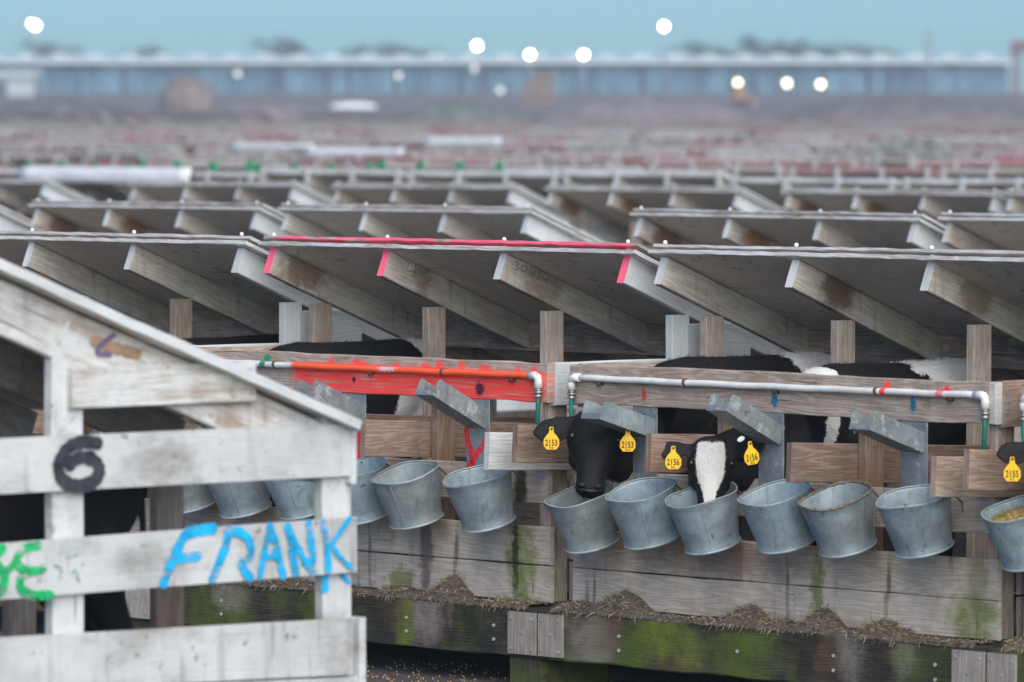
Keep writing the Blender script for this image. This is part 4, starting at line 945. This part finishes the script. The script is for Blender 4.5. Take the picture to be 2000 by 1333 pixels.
# farther rows: each hutch one object, its members too small to tell apart
def far_mesh(name, edge_m, end_ms, spots=False):
    m_rf = [m_ply, edge_m, m_rafter, m_white, m_farfront, m_dark] + end_ms
    mb = MB(); z = 1.59
    k = dict(jit=.004, ch=.002, seg=.5)
    sloped(mb, (-.02, .43, z - .04), (W + .02, 1.79, z), z, ax=0, mi=0, **k)
    sloped(mb, (-.03, .422, z - .045), (W + .03, .429, z + .006), z, ax=0, mi=1, **k)
    sloped(mb, (W + .021, .43, z - .045), (W + .027, 1.79, z + .004), z, ax=1, mi=1, **k)
    for j, u in enumerate((.03, .705, 1.37, 2.045)):
        e = 6 + (j % len(end_ms)) if end_ms else 3  # white on unsprayed ends again paints them as lit
        sloped(mb, (u - .019, .45, z - .15), (u + .019, 1.75, z - .042), z, ax=1, mi=2, endmi=e, **k)
        mb.board((u - .019, .64, 0), (u + .019, .73, z - .25), mi=3, **k)
        if not spots: mb.board((u - .028, .405, z - .11), (u + .028, .421, z + .02), mi=3, **k)
        if spots: mb.board((u - .06, .40, z - .10), (u + .06, .421, z + .035), mi=6, **k)
    for lo, hi, m in ((1.022, 1.163, 4), (.655, .79, 4), (.44, .60, 4), (.0, .43, 4)): mb.board((0, 0, lo), (W, .03, hi), mi=m, **k)
    for lo, hi in ((1.01, 1.165), (.76, .90), (.50, .64), (.1, .43)): mb.board((W - .02, .04, lo), (W, 1.60, hi), mi=3, **k)
    mb.board((0, 1.62, .1), (W, 1.64, .9), mi=4, **k)
    mb.board((0, .04, .25), (W, 1.6, .29), ax=0, mi=5, **k)
    o = mb.build(name, m_rf, None); return o
m_pinkw = wood('pink_sprayed_timber', (.42, .14, .16), (.3, .12, .14), paint=.5, pcol=(.52, .17, .21), brown=0)
m_pinkw2 = wood('faded_pink_timber', (.42, .26, .26), (.3, .18, .18), paint=.5, pcol=(.5, .3, .32), brown=0)
m_grnw = wood('green_sprayed_timber', (.03, .3, .13), (.02, .2, .1), paint=.7, pcol=(.02, .42, .18), brown=0)
m_greyed = wood('greyed_roof_edge', (.52, .49, .48), (.32, .29, .28), paint=.4, brown=.2)
m_teal = wood('faded_teal_timber', (.25, .33, .30), (.15, .2, .18), paint=.4, pcol=(.3, .42, .38), brown=0)
m_farfront = wood('pale_far_boards', (.50, .47, .46), (.30, .27, .26), paint=.35, brown=.1)
FM = {}
for key, e, ends in (('grey', m_greyed, [m_white]), ('white', m_edge, [m_white]), ('pink', m_pinkw, [m_white, m_pinkw]), ('rose', m_pinkw2, [m_white]), ('green', m_greyed, [m_grnw]), ('teal', m_teal, [m_teal, m_white])):
    FM[key] = far_mesh('calf_hutch', e, ends, key == 'green')
used = set(); nfar = 0
LB = dict(grey='grey calf hutch among the blurred far rows', white='pale edged calf hutch among the blurred far rows', pink='calf hutch with bright pink roof edge among the blurred far rows', rose='calf hutch with faded rose roof edge among the blurred far rows', green='calf hutch with green sprayed rafter ends among the blurred far rows', teal='calf hutch with faded teal roof edge among the blurred far rows')
def place_far(px_or_s, v, key, is_px=False):
    global nfar
    s = s_at(px_or_s, v) if is_px else px_or_s
    org = row_pt(s, v); org.z = gz(org.y) + rng.uniform(-.02, .03)
    px = 1000 + F * org.x / org.y
    if key in used: o = FM[key].copy(); col.objects.link(o)
    else: o = FM[key]; used.add(key)
    o.location = org; o.rotation_euler = (0, rng.uniform(-.004, .004), -A + rng.uniform(-.012, .012))
    tag(o, LB[key], 'calf hutch', key + ' edged hutches in the far rows'); nfar += 1
vrow = VC; row = 0; rows_meta = []; stuff_spots = []
# patterns of sprayed colours per row, from left to right
pat = {1: ['white'] * 12, 2: ['green', 'green', 'green', 'green', 'green', 'white', 'grey', 'rose', 'grey', 'grey'], 3: ['pink', 'pink', 'grey', 'rose', 'rose', 'grey', 'rose', 'rose', 'rose', 'grey', 'grey', 'rose'],
       4: ['pink', 'grey', 'teal', 'grey', 'grey', 'rose', 'grey', 'rose', 'grey', 'grey', 'grey', 'pink', 'rose'], 5: ['teal', 'rose', 'grey', 'grey', 'rose', 'grey', 'rose', 'grey', 'pink', 'grey']}
v = VC
while True:
    row += 1; v += 7.6 if row < 9 else 8.4
    sl_, _ = on_v(-140, 300, v); sh_, _ = on_v(2140, 300, v)
    if row_pt(sh_, v).y > 400: break
    s = sl_ - rng.uniform(0, 2.2); i = 0
    while s < sh_:
        p = row_pt(s, v)
        if rng.random() > .045 or row < 3:
            key = pat[row][i % len(pat[row])] if row in pat else rng.choice(['grey'] * 9 + ['rose'] * 3 + ['white'] * 2 + ['teal', 'pink'])
            if nfar < 282: place_far(s, v, key)
            elif rng.random() < .9: stuff_spots.append((s, v, key))
            i += 1
        s += PER + rng.uniform(-.02, .06) + (rng.uniform(.3, .9) if rng.random() < .22 else 0)
# the masses of hutches beyond those: one object
def far_field():
    mb = MB(); keys = {'grey': 0, 'rose': 1, 'white': 2, 'teal': 3, 'pink': 4, 'green': 0}
    for (s, vv, key) in stuff_spots:
        g = gz(row_pt(s, vv).y); e = keys[key]; k = dict(jit=0, ch=.002, seg=9)
        def pt(a, b, c): w = row_pt(s + a, vv + b); return Vector((w.x, w.y, g + c))
        b0 = len(mb.v)
        for (lo, hi, mi) in (((-.02, .43, 1.55), (W + .02, .445, 1.60), e), ((0, 0, 1.02), (W, .03, 1.16), 5), ((0, 0, .3), (W, .03, .79), 5), ((0, 1.6, .3), (W, 1.63, .9), 5), ((W - .02, .04, .5), (W, 1.6, 1.16), 6)):
            c = [(x, y, z) for z in (lo[2], hi[2]) for x, y in ((lo[0], lo[1]), (hi[0], lo[1]), (hi[0], hi[1]), (lo[0], hi[1]))]
            b = len(mb.v); mb.v += [pt(*q) for q in c]
            for f in ((0, 3, 2, 1), (4, 5, 6, 7), (0, 1, 5, 4), (1, 2, 6, 5), (2, 3, 7, 6), (3, 0, 4, 7)): mb.face([b + i for i in f], None, mi)
        b = len(mb.v); mb.v += [pt(-.02, .445, 1.59), pt(W + .02, .445, 1.59), pt(W + .02, 1.75, 1.08), pt(-.02, 1.75, 1.08), pt(-.02, .445, 1.55), pt(W + .02, .445, 1.55), pt(W + .02, 1.75, 1.04), pt(-.02, 1.75, 1.04)]
        for f in ((0, 1, 2, 3), (7, 6, 5, 4), (1, 5, 6, 2), (4, 0, 3, 7)): mb.face([b + i for i in f], None, 7)
    o = mb.build('distant_hutch_rows', [m_greyed, m_pinkw2, m_edge, m_teal, m_pinkw, m_farfront, m_white, m_ply], None)
    tag(o, 'mass of blurred hutch rows on the rising ground in front of the long barn', 'calf hutches', kind='stuff')
far_field()
# white plastic sheets rolled over far roof edges
m_sheet = plain('white_plastic_sheet', (.72, .74, .76), .45, var=.06, scale=6)
def sheet(px0, px1, py, v, r, label):
    s0, z = on_v(px0, py, v); s1, _ = on_v(px1, py, v); p = row_pt(s0, v); L = s1 - s0
    o = MB(); prof = [(-.42, .0), (-.45, -.35), (-.30, -.9), (-.1, -1.0), (.0, -.2), (.3, .55), (.9, .75), (1.4, .35), (1.5, .1), (.9, .5), (.25, .95), (-.2, .6)]
    rings = [[(L * i / 16, a * r * .8 + rng.uniform(-.01, .01), b * r + .02 * math.sin(i * 1.9) * r) for a, b in prof] for i in range(17)]
    o.loft(rings); ob = o.build('plastic_sheet', m_sheet, None); ob.location = (p.x, p.y, z); ob.rotation_euler = (0, 0, -A)
    tag(ob, label, 'plastic sheet', 'white plastic sheets over far hutch roofs')
sheet(38, 370, 341, VC + 7.6 + .36, .085, 'largest white plastic sheet, rolled over a roof edge at the left')
sheet(598, 788, 297, VC + 7.6 * 5 + .3, .075, 'white plastic sheet in the middle of the photo, nearer of two that overlap')
sheet(452, 612, 287, VC + 7.6 * 6 + .3, .065, 'white plastic sheet left of the middle, farther of two that overlap')
sheet(832, 978, 277, VC + 7.6 * 8 + .3, .09, 'faint white plastic sheet right of the two overlapping ones')
# ------------------------------------------------------------------ ground, haze, far things
def ground():
    mb = MB(); xs = [-900, -400, -150, -60, -25, -10, -4, 0, 4, 10, 25, 60, 150, 400, 900]; ys = [-60, 0, 8, 14, 18, 22, 26, 32, 40, 60, 90, 110, 150, 250, 350, 424, 428, 435, 445, 460, 500, 560, 620, 684, 686, 700, 1000, 1500]
    for y in ys:
        for x in xs: mb.v.append(Vector((x, y, gz(y))))
    n = len(xs)
    for j in range(len(ys) - 1):
        for i in range(n - 1): a = j * n + i; mb.face((a, a + 1, a + n + 1, a + n), None, 0, True)
    t = NT('packed_dirt'); obj, uv = t.coords()
    a = t.noise(obj, .8, 8, .65); b = t.noise(obj, 40, 4, .7); c = t.mix(t.step(a, .3, .7), (.085, .07, .068), (.19, .16, .15))
    c = t.mix(t.math('MULTIPLY', t.step(b, .5, .7), .6), c, (.19, .16, .12)); t.link(c, t.b.inputs['Base Color']); t.b.inputs['Roughness'].default_value = .9; t.bump(t.math('ADD', a, b), .7, .03)
    tag(mb.build('ground', t.m, None), kind='structure')
ground()
def litter():
    mb = MB()
    for _ in range(900):
        px, py = rng.uniform(640, 1200), 1290 + 60 * rng.random() ** .7
        d = ray(px, py); tt = -(HC) / d.z; p = CAM + d * tt; p.z = .004
        if rng.random() < .35: mb.ball(p, rng.uniform(.002, .005), 3, mi=rng.choice((0, 1, 0)))
        else:
            e = Vector((rng.gauss(0, 1), rng.gauss(0, 1), rng.uniform(0, .3))).normalized() * rng.uniform(.01, .035); w = e.cross(Vector((0, 0, 1))).normalized() * .0012; b = len(mb.v)
            mb.v += [p - w, p + w, p + w + e, p - w + e]; mb.face((b, b + 1, b + 2, b + 3), None, 1 + (rng.random() < .5))
    tag(mb.build('corn_and_straw_litter', [m_corn, m_straw, m_straw2], None), 'kernels of corn and bits of straw strewn on the dirt under the hutches', 'litter', kind='stuff')
litter()
def at(px, py, y):                       # a picture point at distance y
    d = ray(px, py); return CAM + d * (y / d.y)
# long open-sided barn
def barn():
    y = 700.0; g = gz(y); a = at(-60, 182, y); b = at(1965, 182, y); x0, x1 = a.x, b.x
    t = empty('barn', ((x0 + x1) / 2, y, g)); tag(t, 'long low blue-grey livestock barn with a pale roof closing the horizon', 'barn'); X0 = x0 - (x0 + x1) / 2; X1 = -X0
    m_r = plain('pale_metal_roof', (.58, .64, .62), .5, .2, var=.06, scale=.2); m_w = NT('barn_curtain'); obj, uv = m_w.coords()
    nn = m_w.noise(m_w.vm('MULTIPLY', obj, (.22, .22, .05)), 1.0, 5, .7); n2 = m_w.noise(m_w.vm('MULTIPLY', obj, (1.2, 1.2, .15)), 1.0, 3, .6)
    c = m_w.mix(m_w.step(m_w.math('ADD', m_w.math('MULTIPLY', nn, .7), m_w.math('MULTIPLY', n2, .3)), .38, .62), (.035, .085, .13), (.13, .26, .34)); m_w.link(c, m_w.b.inputs['Base Color']); m_w.b.inputs['Roughness'].default_value = .7
    m_p = plain('barn_steel_post', (.14, .20, .26), .6, var=.1); hb = 3.75
    mb = MB(); n = 46
    for i in range(n):
        w = (X1 - X0) / n; xx = X0 + w * i; z1 = hb * rng.choice((.98, .98, .75, .9)); mb.board((xx, 0, 0), (xx + w * rng.choice((1, 1, .8)), .3, z1), jit=0, seg=99)
    mb.build('curtain_wall', m_w.m, t)
    mb = MB(); mb.board((X0, 9, 0), (X1, 9.3, hb), jit=0, seg=99); mb.build('rear_wall', plain('dark_barn_interior', (.05, .08, .12), .8), t)
    for i in range(47):
        mb = MB(); xx = X0 + (X1 - X0) * i / 46; mb.board((xx - .15, -.35, 0), (xx + .15, -.02, hb), jit=0, seg=99); mb.build('post', m_p, t)
    mb = MB(); rings = []
    for i in range(21):
        xx = X0 - 1 + (X1 - X0 + 2) * i / 20; rise = -.35 * math.sin(math.pi * i / 20) * 0 + (.25 if i < 12 else 0) * 0
        rings.append([(xx, -1.5, hb - .05 + rise), (xx, 8, hb + .62 + rise), (xx, 17, hb - .05 + rise), (xx, 17, hb - .25 + rise), (xx, 8, hb + .40 + rise), (xx, -1.5, hb - .3 + rise)])
    mb.loft(rings, smooth=False); mb.build('roof', m_r, t)
    mb = MB()
    for xx in [X0 + (X1 - X0) * q / 30 + 2 for q in range(30)]: mb = MB(); mb.board((xx - .9, 7.4, hb + .5), (xx + .9, 8.6, hb + .8), jit=0, seg=99); mb.build('ridge_vent', m_r, t)
    # low pale annexe at the left
    p0 = at(-30, 185, 660); p1 = at(72, 150, 660); t2 = empty('shed', (p0.x, 660, gz(660))); tag(t2, 'small pale shed at the left end in front of the barn', 'shed')
    mw_ = plain('pale_shed_wall', (.36, .39, .40), .7, var=.1, scale=.6)
    mb = MB(); mb.board((0, 0, 0), (p1.x - p0.x, 4, p1.z - gz(660)), jit=0, seg=99); mb.build('wall', mw_, t2)
    mb = MB(); mb.loft([[(q, -.4, p1.z - gz(660)), (q, 2, p1.z - gz(660) + .7), (q, 4.4, p1.z - gz(660))] for q in (-.3, p1.x - p0.x + .3)], smooth=False); mb.build('roof', m_r, t2)
    mb = MB(); mb.board((1.2, -.06, 0), (2.4, -.01, 1.6), jit=0, seg=99); mb.build('door', plain('dark_door', (.06, .08, .1), .7), t2)
barn()
def heap(px, pyt, pyb, wpx, y, name, label, cat, c, flat=.5):
    a = at(px, pyb, y); h = (pyb - pyt) / F * y; w = wpx / F * y / 2; mb = MB(); n = 20
    rings = []
    for i in range(13):
        f = i / 12; rr = (1 - f ** (1 / flat * 1.6)) ** .8 * (1 - .0 * f) if i < 12 else .02
        rings.append([(math.cos(2 * math.pi * k / n) * w * rr * (1 + .12 * mn.noise(Vector((k * .9, f * 3, px)))), math.sin(2 * math.pi * k / n) * w * .7 * rr, h * f * (1 + .05 * mn.noise(Vector((k * .7, px, 0))))) for k in range(n)])
    mb.loft(rings); o = mb.build(name, plain(name + '_stuff', c, .9, var=.35, scale=.8, bump=.5), None); o.location = (a.x, y, a.z); tag(o, label, cat)
    o.location.z = gz(y) ; o.scale.z = (at(px, pyt, y).z - gz(y)) / h
heap(366, 150, 196, 112, 560, 'straw_stack', 'rounded brown straw stack in front of the barn left of centre', 'straw stack', (.17, .13, .115), .35)
heap(520, 196, 246, 300, 470, 'dirt_mound', 'low brownish dirt mound beyond the hutches left of centre', 'dirt mound', (.16, .135, .135), .6)
heap(1250, 186, 240, 420, 500, 'dirt_mound', 'wide low mauve-brown dirt mound right of centre below the barn', 'dirt mound', (.17, .14, .145), .6)
heap(1760, 184, 240, 500, 480, 'dirt_mound', 'wide dark brown dirt mound at the right below the barn', 'dirt mound', (.125, .105, .105), .6)
heap(120, 192, 246, 360, 475, 'dirt_mound', 'dark dirt mound at the left edge below the barn', 'dirt mound', (.115, .10, .10), .6)
heap(890, 196, 246, 260, 465, 'dirt_mound', 'greenish grey dirt mound just left of the photo centre', 'dirt mound', (.10, .115, .10), .6)
def bale_stack():
    y = 600; a = at(1020, 182, y); b = at(1082, 140, y); g = gz(y); w = b.x - a.x; h = b.z - g; t = empty('bale_stack', (a.x, y, g)); tag(t, 'block of stacked brown hay bales in front of the barn near the centre', 'hay bales')
    m = plain('brown_hay_bale', (.17, .115, .10), .9, var=.3, scale=1.5)
    for i in range(3):
        for j in range(3):
            if i == 0 and j == 2: continue
            mb = MB(); mb.board((w * i / 3, 0, h * j / 3), (w * (i + 1) / 3 - .05, 1.6, h * (j + 1) / 3 - .04), jit=.02, ch=.06, seg=.4); mb.build('bale', m, t)
bale_stack()
# floodlights
m_lamp = plain('lit_floodlight', (1, 1, 1), .5, var=0, emis=((1, 1, .97), 14.0)); m_lampd = plain('dim_barn_light', (1, 1, 1), .5, var=0, emis=((1, .98, .88), .2)); m_lampw = plain('warm_barn_light', (1, 1, 1), .5, var=0, emis=((1, .84, .52), 3.2))
m_pole = plain('grey_steel_pole', (.22, .24, .26), .6, var=.1)
def light_pole(px, py, y, label, double=False, r=.31):
    p = at(px, py, y); g = gz(y); t = empty('light_pole', (p.x, y, g)); tag(t, label, 'light pole', 'floodlight poles behind the hutches'); h = p.z - g
    mb = MB(); mb.tube([(0, .4, 0), (0, .4, h * .5), (0, .4, h + .3)], [.16, .13, .09], 10); mb.build('pole', m_pole, t)
    mb = MB(); mb.tube([(0, .4, h + .2), (0, .1, h + .15)], .05, 8); mb.board((-.3, .02, h - .25), (.3, .30, h + .35)); hd = mb.build('lamp_head', m_pole, t)
    mb = MB(); mb.ball((0, -.02, h), r, 6); mb.build('lamp_lens', m_lamp, hd)
    if double:
        mb = MB(); mb.ball((-.42, -.02, h + .2), r * .6, 6); mb.build('lamp_lens', m_lamp, hd)
light_pole(69, 50, 640, 'light pole at the far left with a double white floodlight', True)
light_pole(932, 90, 660, 'white floodlight left of the pair above the middle of the barn roof')
light_pole(1035, 107, 690, 'lower left floodlight of the pair just above the barn roof')
light_pole(1140, 107, 690, 'lower right floodlight of the pair just above the barn roof')
light_pole(1297, 52, 640, 'tall light pole with the highest white floodlight right of centre')
for px, py, m, r, lb in ((464, 145, m_lampd, .35, 'dim round light on the barn wall left of centre'), (778, 149, m_lampd, .35, 'dim light on the barn wall right of the straw stack'), (928, 135, m_lampd, .42, 'dim grey light below the floodlight left of centre'), (977, 178, m_lampd, .38, 'dim yellowish light at the foot of the barn near the middle'),
                        (1441, 162, m_lampw, .34, 'leftmost of three warm lights on the barn at the right'), (1537, 163, m_lampw, .36, 'middle one of three warm lights on the barn at the right'), (1603, 165, m_lampw, .36, 'rightmost of three warm lights on the barn at the right')):
    p = at(px, py, 694); t = empty('barn_light', p); tag(t, lb, 'lamp', 'lights on the barn')
    mb = MB(); mb.ball((0, -.15, 0), r, 6); mb.build('lamp_lens', m, t); mb = MB(); mb.board((-.15, .05, -.15), (.15, 4.2, .15), jit=0, seg=99); mb.build('bracket', m_pole, t)
# orange machine, cart, tower, mast, red barrel
def machine():
    y = 590; a = at(1434, 190, y); b = at(1470, 166, y); g = gz(y); t = empty('loader', (a.x, y, g)); tag(t, 'small orange loader working in front of the barn under the warm lights', 'loader'); w = b.x - a.x; h = b.z - g
    mo = plain('orange_machine_paint', (.34, .15, .07), .5); md = plain('tyre_rubber', (.03, .03, .03), .8)
    mb = MB(); mb.board((0, 0, .35), (w * .75, 1.2, h * .6), ch=.08, ax=0); mb.build('body', mo, t)
    mb = MB(); mb.board((w * .1, .1, h * .6), (w * .5, 1.1, h), ch=.08, ax=0); mb.build('cab', mo, t)
    mb = MB(); mb.tube([(w * .7, .6, h * .5), (w * 1.1, .6, .5)], .09, 8); mb.board((w * 1.0, 0, .1), (w * 1.25, 1.2, .6), ax=0); mb.build('bucket', mo, t)
    for x in (.15, .6):
        for yy in (-.05, 1.05): mb = MB(); mb.tube([(w * x, yy, .4), (w * x, yy + .25, .4)], .4, 16); mb.build('wheel', md, t)
machine()
def cart():
    y = 492; a = at(645, 252, y); b = at(735, 200, y); g = gz(y); t = empty('utility_cart', (a.x, y, g)); tag(t, 'small utility cart with a bright white roof and pink seats beyond the last hutches', 'cart'); w = b.x - a.x; h = b.z - g
    mr = plain('white_cart_roof', (.78, .82, .80), .4, var=.05); mp = plain('pink_seat', (.45, .22, .30), .7); mg = plain('grey_cart_body', (.12, .13, .15), .6); md = plain('cart_tyre', (.03, .03, .03), .8)
    mb = MB(); rings = []
    for i in range(9):
        x = w * i / 8; e = math.sin(math.pi * (i + .6) / 9.2) ** .4; rings.append([(x, -.5 * e, h - .50), (x, -.45 * e, h - .5 + .28 * e), (x, .5, h - .5 + .50 * e), (x, 1.3 * e, h - .5 + .28 * e), (x, 1.35 * e, h - .50), (x, .5, h - .55)])
    mb.loft(rings); mb.build('roof', mr, t)
    for x in (.12, .88):
        for yy in (0, 1.0): mb = MB(); mb.tube([(w * x, yy, .5), (w * x, yy, h - .48)], .035, 8); mb.build('roof_post', mg, t)
    mb = MB(); mb.board((.1, 0, .45), (w - .1, 1.0, h * .45), ch=.08, ax=0); mb.build('body', mg, t)
    for x in (.28, .72): mb = MB(); mb.board((w * x - .25, .3, h * .42), (w * x + .25, .5, h * .68), ch=.05); mb.build('seat', mp, t)
    for x in (.2, .8):
        for yy in (-.05, .9): mb = MB(); mb.tube([(w * x, yy, .28), (w * x, yy + .18, .28)], .28, 14); mb.build('wheel', md, t)
cart()
def tower():
    y = 600; a = at(1985, 182, y); b = at(1985, 80, y); g = gz(y); t = empty('feed_tower', (a.x, y, g)); tag(t, 'dark reddish steel tower with a box on top at the right edge', 'tower'); h = b.z - g
    m = plain('red_oxide_steel', (.16, .08, .10), .7)
    for x in (-.45, .05): mb = MB(); mb.board((x, 0, 0), (x + .28, .28, h), jit=0, seg=99); mb.build('column', m, t)
    mb = MB(); mb.board((-.5, -.3, h - 1.1), (1.6, 1.0, h), jit=0, ch=.05, seg=99); mb.build('box', m, t)
    mb = MB()
    for i in range(6): mb.tube([(-.3, .14, .5 + i * h / 7), (.2, .14, .5 + (i + 1) * h / 7)], .05, 6)
    mb.build('bracing', m, t)
tower()
def mast():
    y = 690; a = at(1803, 58, y); g = gz(y); t = empty('antenna_mast', (a.x, y - 8, g)); tag(t, 'thin grey antenna mast rising behind the barn roof at the right', 'mast'); h = a.z - g
    mb = MB(); mb.tube([(0, 0, 0), (0, 0, h)], [.22, .12], 8); mb.build('pole', m_pole, t)
    mb = MB(); mb.board((-.4, -.1, h - 2.2), (.4, .1, h - .4), jit=0, seg=99); mb.build('antenna', m_pole, t)
mast()
def drum():
    y = 500; a = at(1425, 250, y); t = empty('red_barrel', a); tag(t, 'bright red barrel standing alone on the dirt beyond the last hutches', 'barrel'); m = plain('red_plastic', (.75, .04, .07), .5)
    t.location.z = gz(y); t.scale = (1.9, 1.9, 1.9)
    mb = MB(); mb.tube([(0, 0, 0), (0, 0, .05), (0, 0, .2), (0, 0, .25), (0, 0, .42), (0, 0, .46)], [.19, .21, .21, .22, .21, .18], 16); mb.build('barrel_body', m, t)
    mb = MB(); mb.tube([(.08, 0, .46), (.08, 0, .485)], .04, 8); mb.build('barrel_cap', m_nail, t)
drum()
# trees beyond the barn
def tree_kind(seed, w, h, name='tree'):
    rr = random.Random(seed); o = {}
    t = MB(); t.tube([(0, 0, 0), (.1, 0, h * .25), (-.1, .05, h * .5), (0, 0, h * .8)], [.35, .28, .2, .08], 8)
    for i in range(9):
        a = rr.uniform(0, 6.28); z = h * rr.uniform(.25, .65); q = w * rr.uniform(.25, .48); t.tube([(0, 0, z), (math.cos(a) * q * .5, math.sin(a) * q * .5, z + h * .12), (math.cos(a) * q, math.sin(a) * q, z + h * .2)], [.13, .09, .03], 6)
    c = MB()
    cl = [(rr.uniform(-.42, .42) * w, rr.uniform(-.35, .35) * w, h * rr.uniform(.5, .92), rr.uniform(.12, .2) * w) for _ in range(34)]
    for (x, y, z, r) in cl:
        if math.hypot(x / (w * .5), (z - h * .60) / (h * .40)) > 1.05: continue
        for _ in range(190):
            d = Vector((rr.gauss(0, 1), rr.gauss(0, 1), rr.gauss(0, .8))).normalized() * r * rr.random() ** .4; p = Vector((x, y, z)) + d; s_ = rr.uniform(.06, .16)
            e1 = Vector((rr.gauss(0, 1), rr.gauss(0, 1), rr.gauss(0, 1))).normalized() * s_; e2 = e1.cross(Vector((rr.gauss(0, 1), rr.gauss(0, 1), rr.gauss(0, 1)))).normalized() * s_ * .7
            b = len(c.v); c.v += [p - e1, p + e2, p + e1, p - e2]; c.face((b, b + 1, b + 2, b + 3))
    return t, c
m_leaf = plain('winter_foliage', (.035, .04, .04), .8, var=.5, scale=.6); m_bark = plain('bark', (.09, .075, .065), .9)
kinds = []
for sd in (3, 8, 21):
    a, b = tree_kind(sd, 9.0, 13.0); kinds.append((a, b))
protos = {}
TR = [(95, 84, 120, 'broad bare tree above the left end of the barn'), (285, 92, 80, 'small bare tree above the barn left of centre'), (552, 76, 125, 'tallest dark tree above the barn left of centre'), (700, 92, 90, 'low faint tree beside the tall one above the barn'), (790, 88, 130, 'wide faint tree just left of the first floodlight'),
      (1370, 84, 110, 'rounded tree right of the tall light pole'), (1478, 76, 120, 'tall dark tree above the barn right of centre'), (1545, 82, 100, 'tree leaning on the right side of the tall dark one'), (1630, 88, 130, 'wide low tree above the right part of the barn'), (1712, 94, 90, 'lowest rightmost tree above the barn')]
for i, (px, py, wpx, lb) in enumerate(TR):
    y = 860.0; p = at(px, py, y); g = gz(y); k = i % 3
    t = empty('bare_tree', (p.x, y, g), rng.uniform(0, 6)); tag(t, lb, 'tree', 'trees beyond the barn')
    t.scale = (wpx / F * y / 9.0, wpx / F * y / 9.0, (p.z - g) / 12.2)
    if k not in protos: protos[k] = (kinds[k][0].build('trunk', m_bark, t), kinds[k][1].build('crown', m_leaf, t))
    else:
        for q in protos[k]: c = q.copy(); col.objects.link(c); c.parent = t
# ------------------------------------------------------------------ haze
HZ = .0004
def haze():
    mb = MB(); x, y0, y1, z0, z1 = 420, -30, 1100, -1.2, 26
    c = [(a, b, z) for z in (z0, z1) for a, b in ((-x, y0), (x, y0), (x, y1), (-x, y1))]; mb.v = [Vector(q) for q in c]
    for f in ((0, 3, 2, 1), (4, 5, 6, 7), (0, 1, 5, 4), (1, 2, 6, 5), (2, 3, 7, 6), (3, 0, 4, 7)): mb.face(f)
    m = bpy.data.materials.new('pale_air'); m.use_nodes = True; nt = m.node_tree; nt.nodes.remove(nt.nodes['Principled BSDF'])
    pv = nt.nodes.new('ShaderNodeVolumePrincipled'); pv.inputs['Color'].default_value = (.80, .92, 1.0, 1); pv.inputs['Density'].default_value = HZ; pv.inputs['Anisotropy'].default_value = 0.0
    nt.links.new(pv.outputs[0], nt.nodes['Material Output'].inputs['Volume'])
    tag(mb.build('haze', m, None), 'thin blue evening haze over the far field', 'haze', kind='stuff')
haze()
# ------------------------------------------------------------------ light, sky, camera
w = bpy.data.worlds.new('World'); sc.world = w; w.use_nodes = True; nt = w.node_tree; bg = nt.nodes['Background']
sky = nt.nodes.new('ShaderNodeTexSky'); sky.sky_type = 'NISHITA'; sky.sun_disc = False
SE, SR = R(16), R(165)
TINT = (.235, .485, .87)
sky.sun_elevation = SE; sky.sun_rotation = SR; sky.altitude = 0; sky.air_density = 1.0; sky.dust_density = .6; sky.ozone_density = 1.5
mx = nt.nodes.new('ShaderNodeMix'); mx.data_type = 'RGBA'; mx.blend_type = 'MULTIPLY'; mx.inputs['Factor'].default_value = 1; mx.inputs[7].default_value = (*TINT, 1)
nt.links.new(sky.outputs[0], mx.inputs[6]); nt.links.new(mx.outputs[2], bg.inputs['Color']); bg.inputs['Strength'].default_value = .075
sun = bpy.data.lights.new('sun', 'SUN'); sun.energy = 2.0; sun.angle = R(70); sun.color = (1.0, .92, .81)
so = bpy.data.objects.new('sun', sun); col.objects.link(so)
d = Vector((math.sin(SR) * math.cos(R(36)), math.cos(SR) * math.cos(R(36)), math.sin(R(36))))
so.rotation_euler = d.to_track_quat('Z', 'Y').to_euler()
cd = bpy.data.cameras.new('camera'); cam = bpy.data.objects.new('camera', cd); col.objects.link(cam)
cam.location = CAM; cam.rotation_euler = (R(90) - TH, 0, 0)
cd.sensor_width = 36; cd.lens = F / 2000 * 36; cd.clip_end = 5000; cd.clip_start = .5
cd.dof.use_dof = True; cd.dof.focus_distance = 22.5; cd.dof.aperture_fstop = cd.lens / 45.0
sc.camera = cam
sc.view_settings.view_transform = 'Standard'; sc.view_settings.look = 'None'; sc.view_settings.exposure = EXPO; sc.view_settings.gamma = 1
sc.cycles.use_denoising = True; sc.cycles.volume_bounces = 1; sc.cycles.max_bounces = 6; sc.cycles.caustics_reflective = False; sc.cycles.sample_clamp_indirect = 4
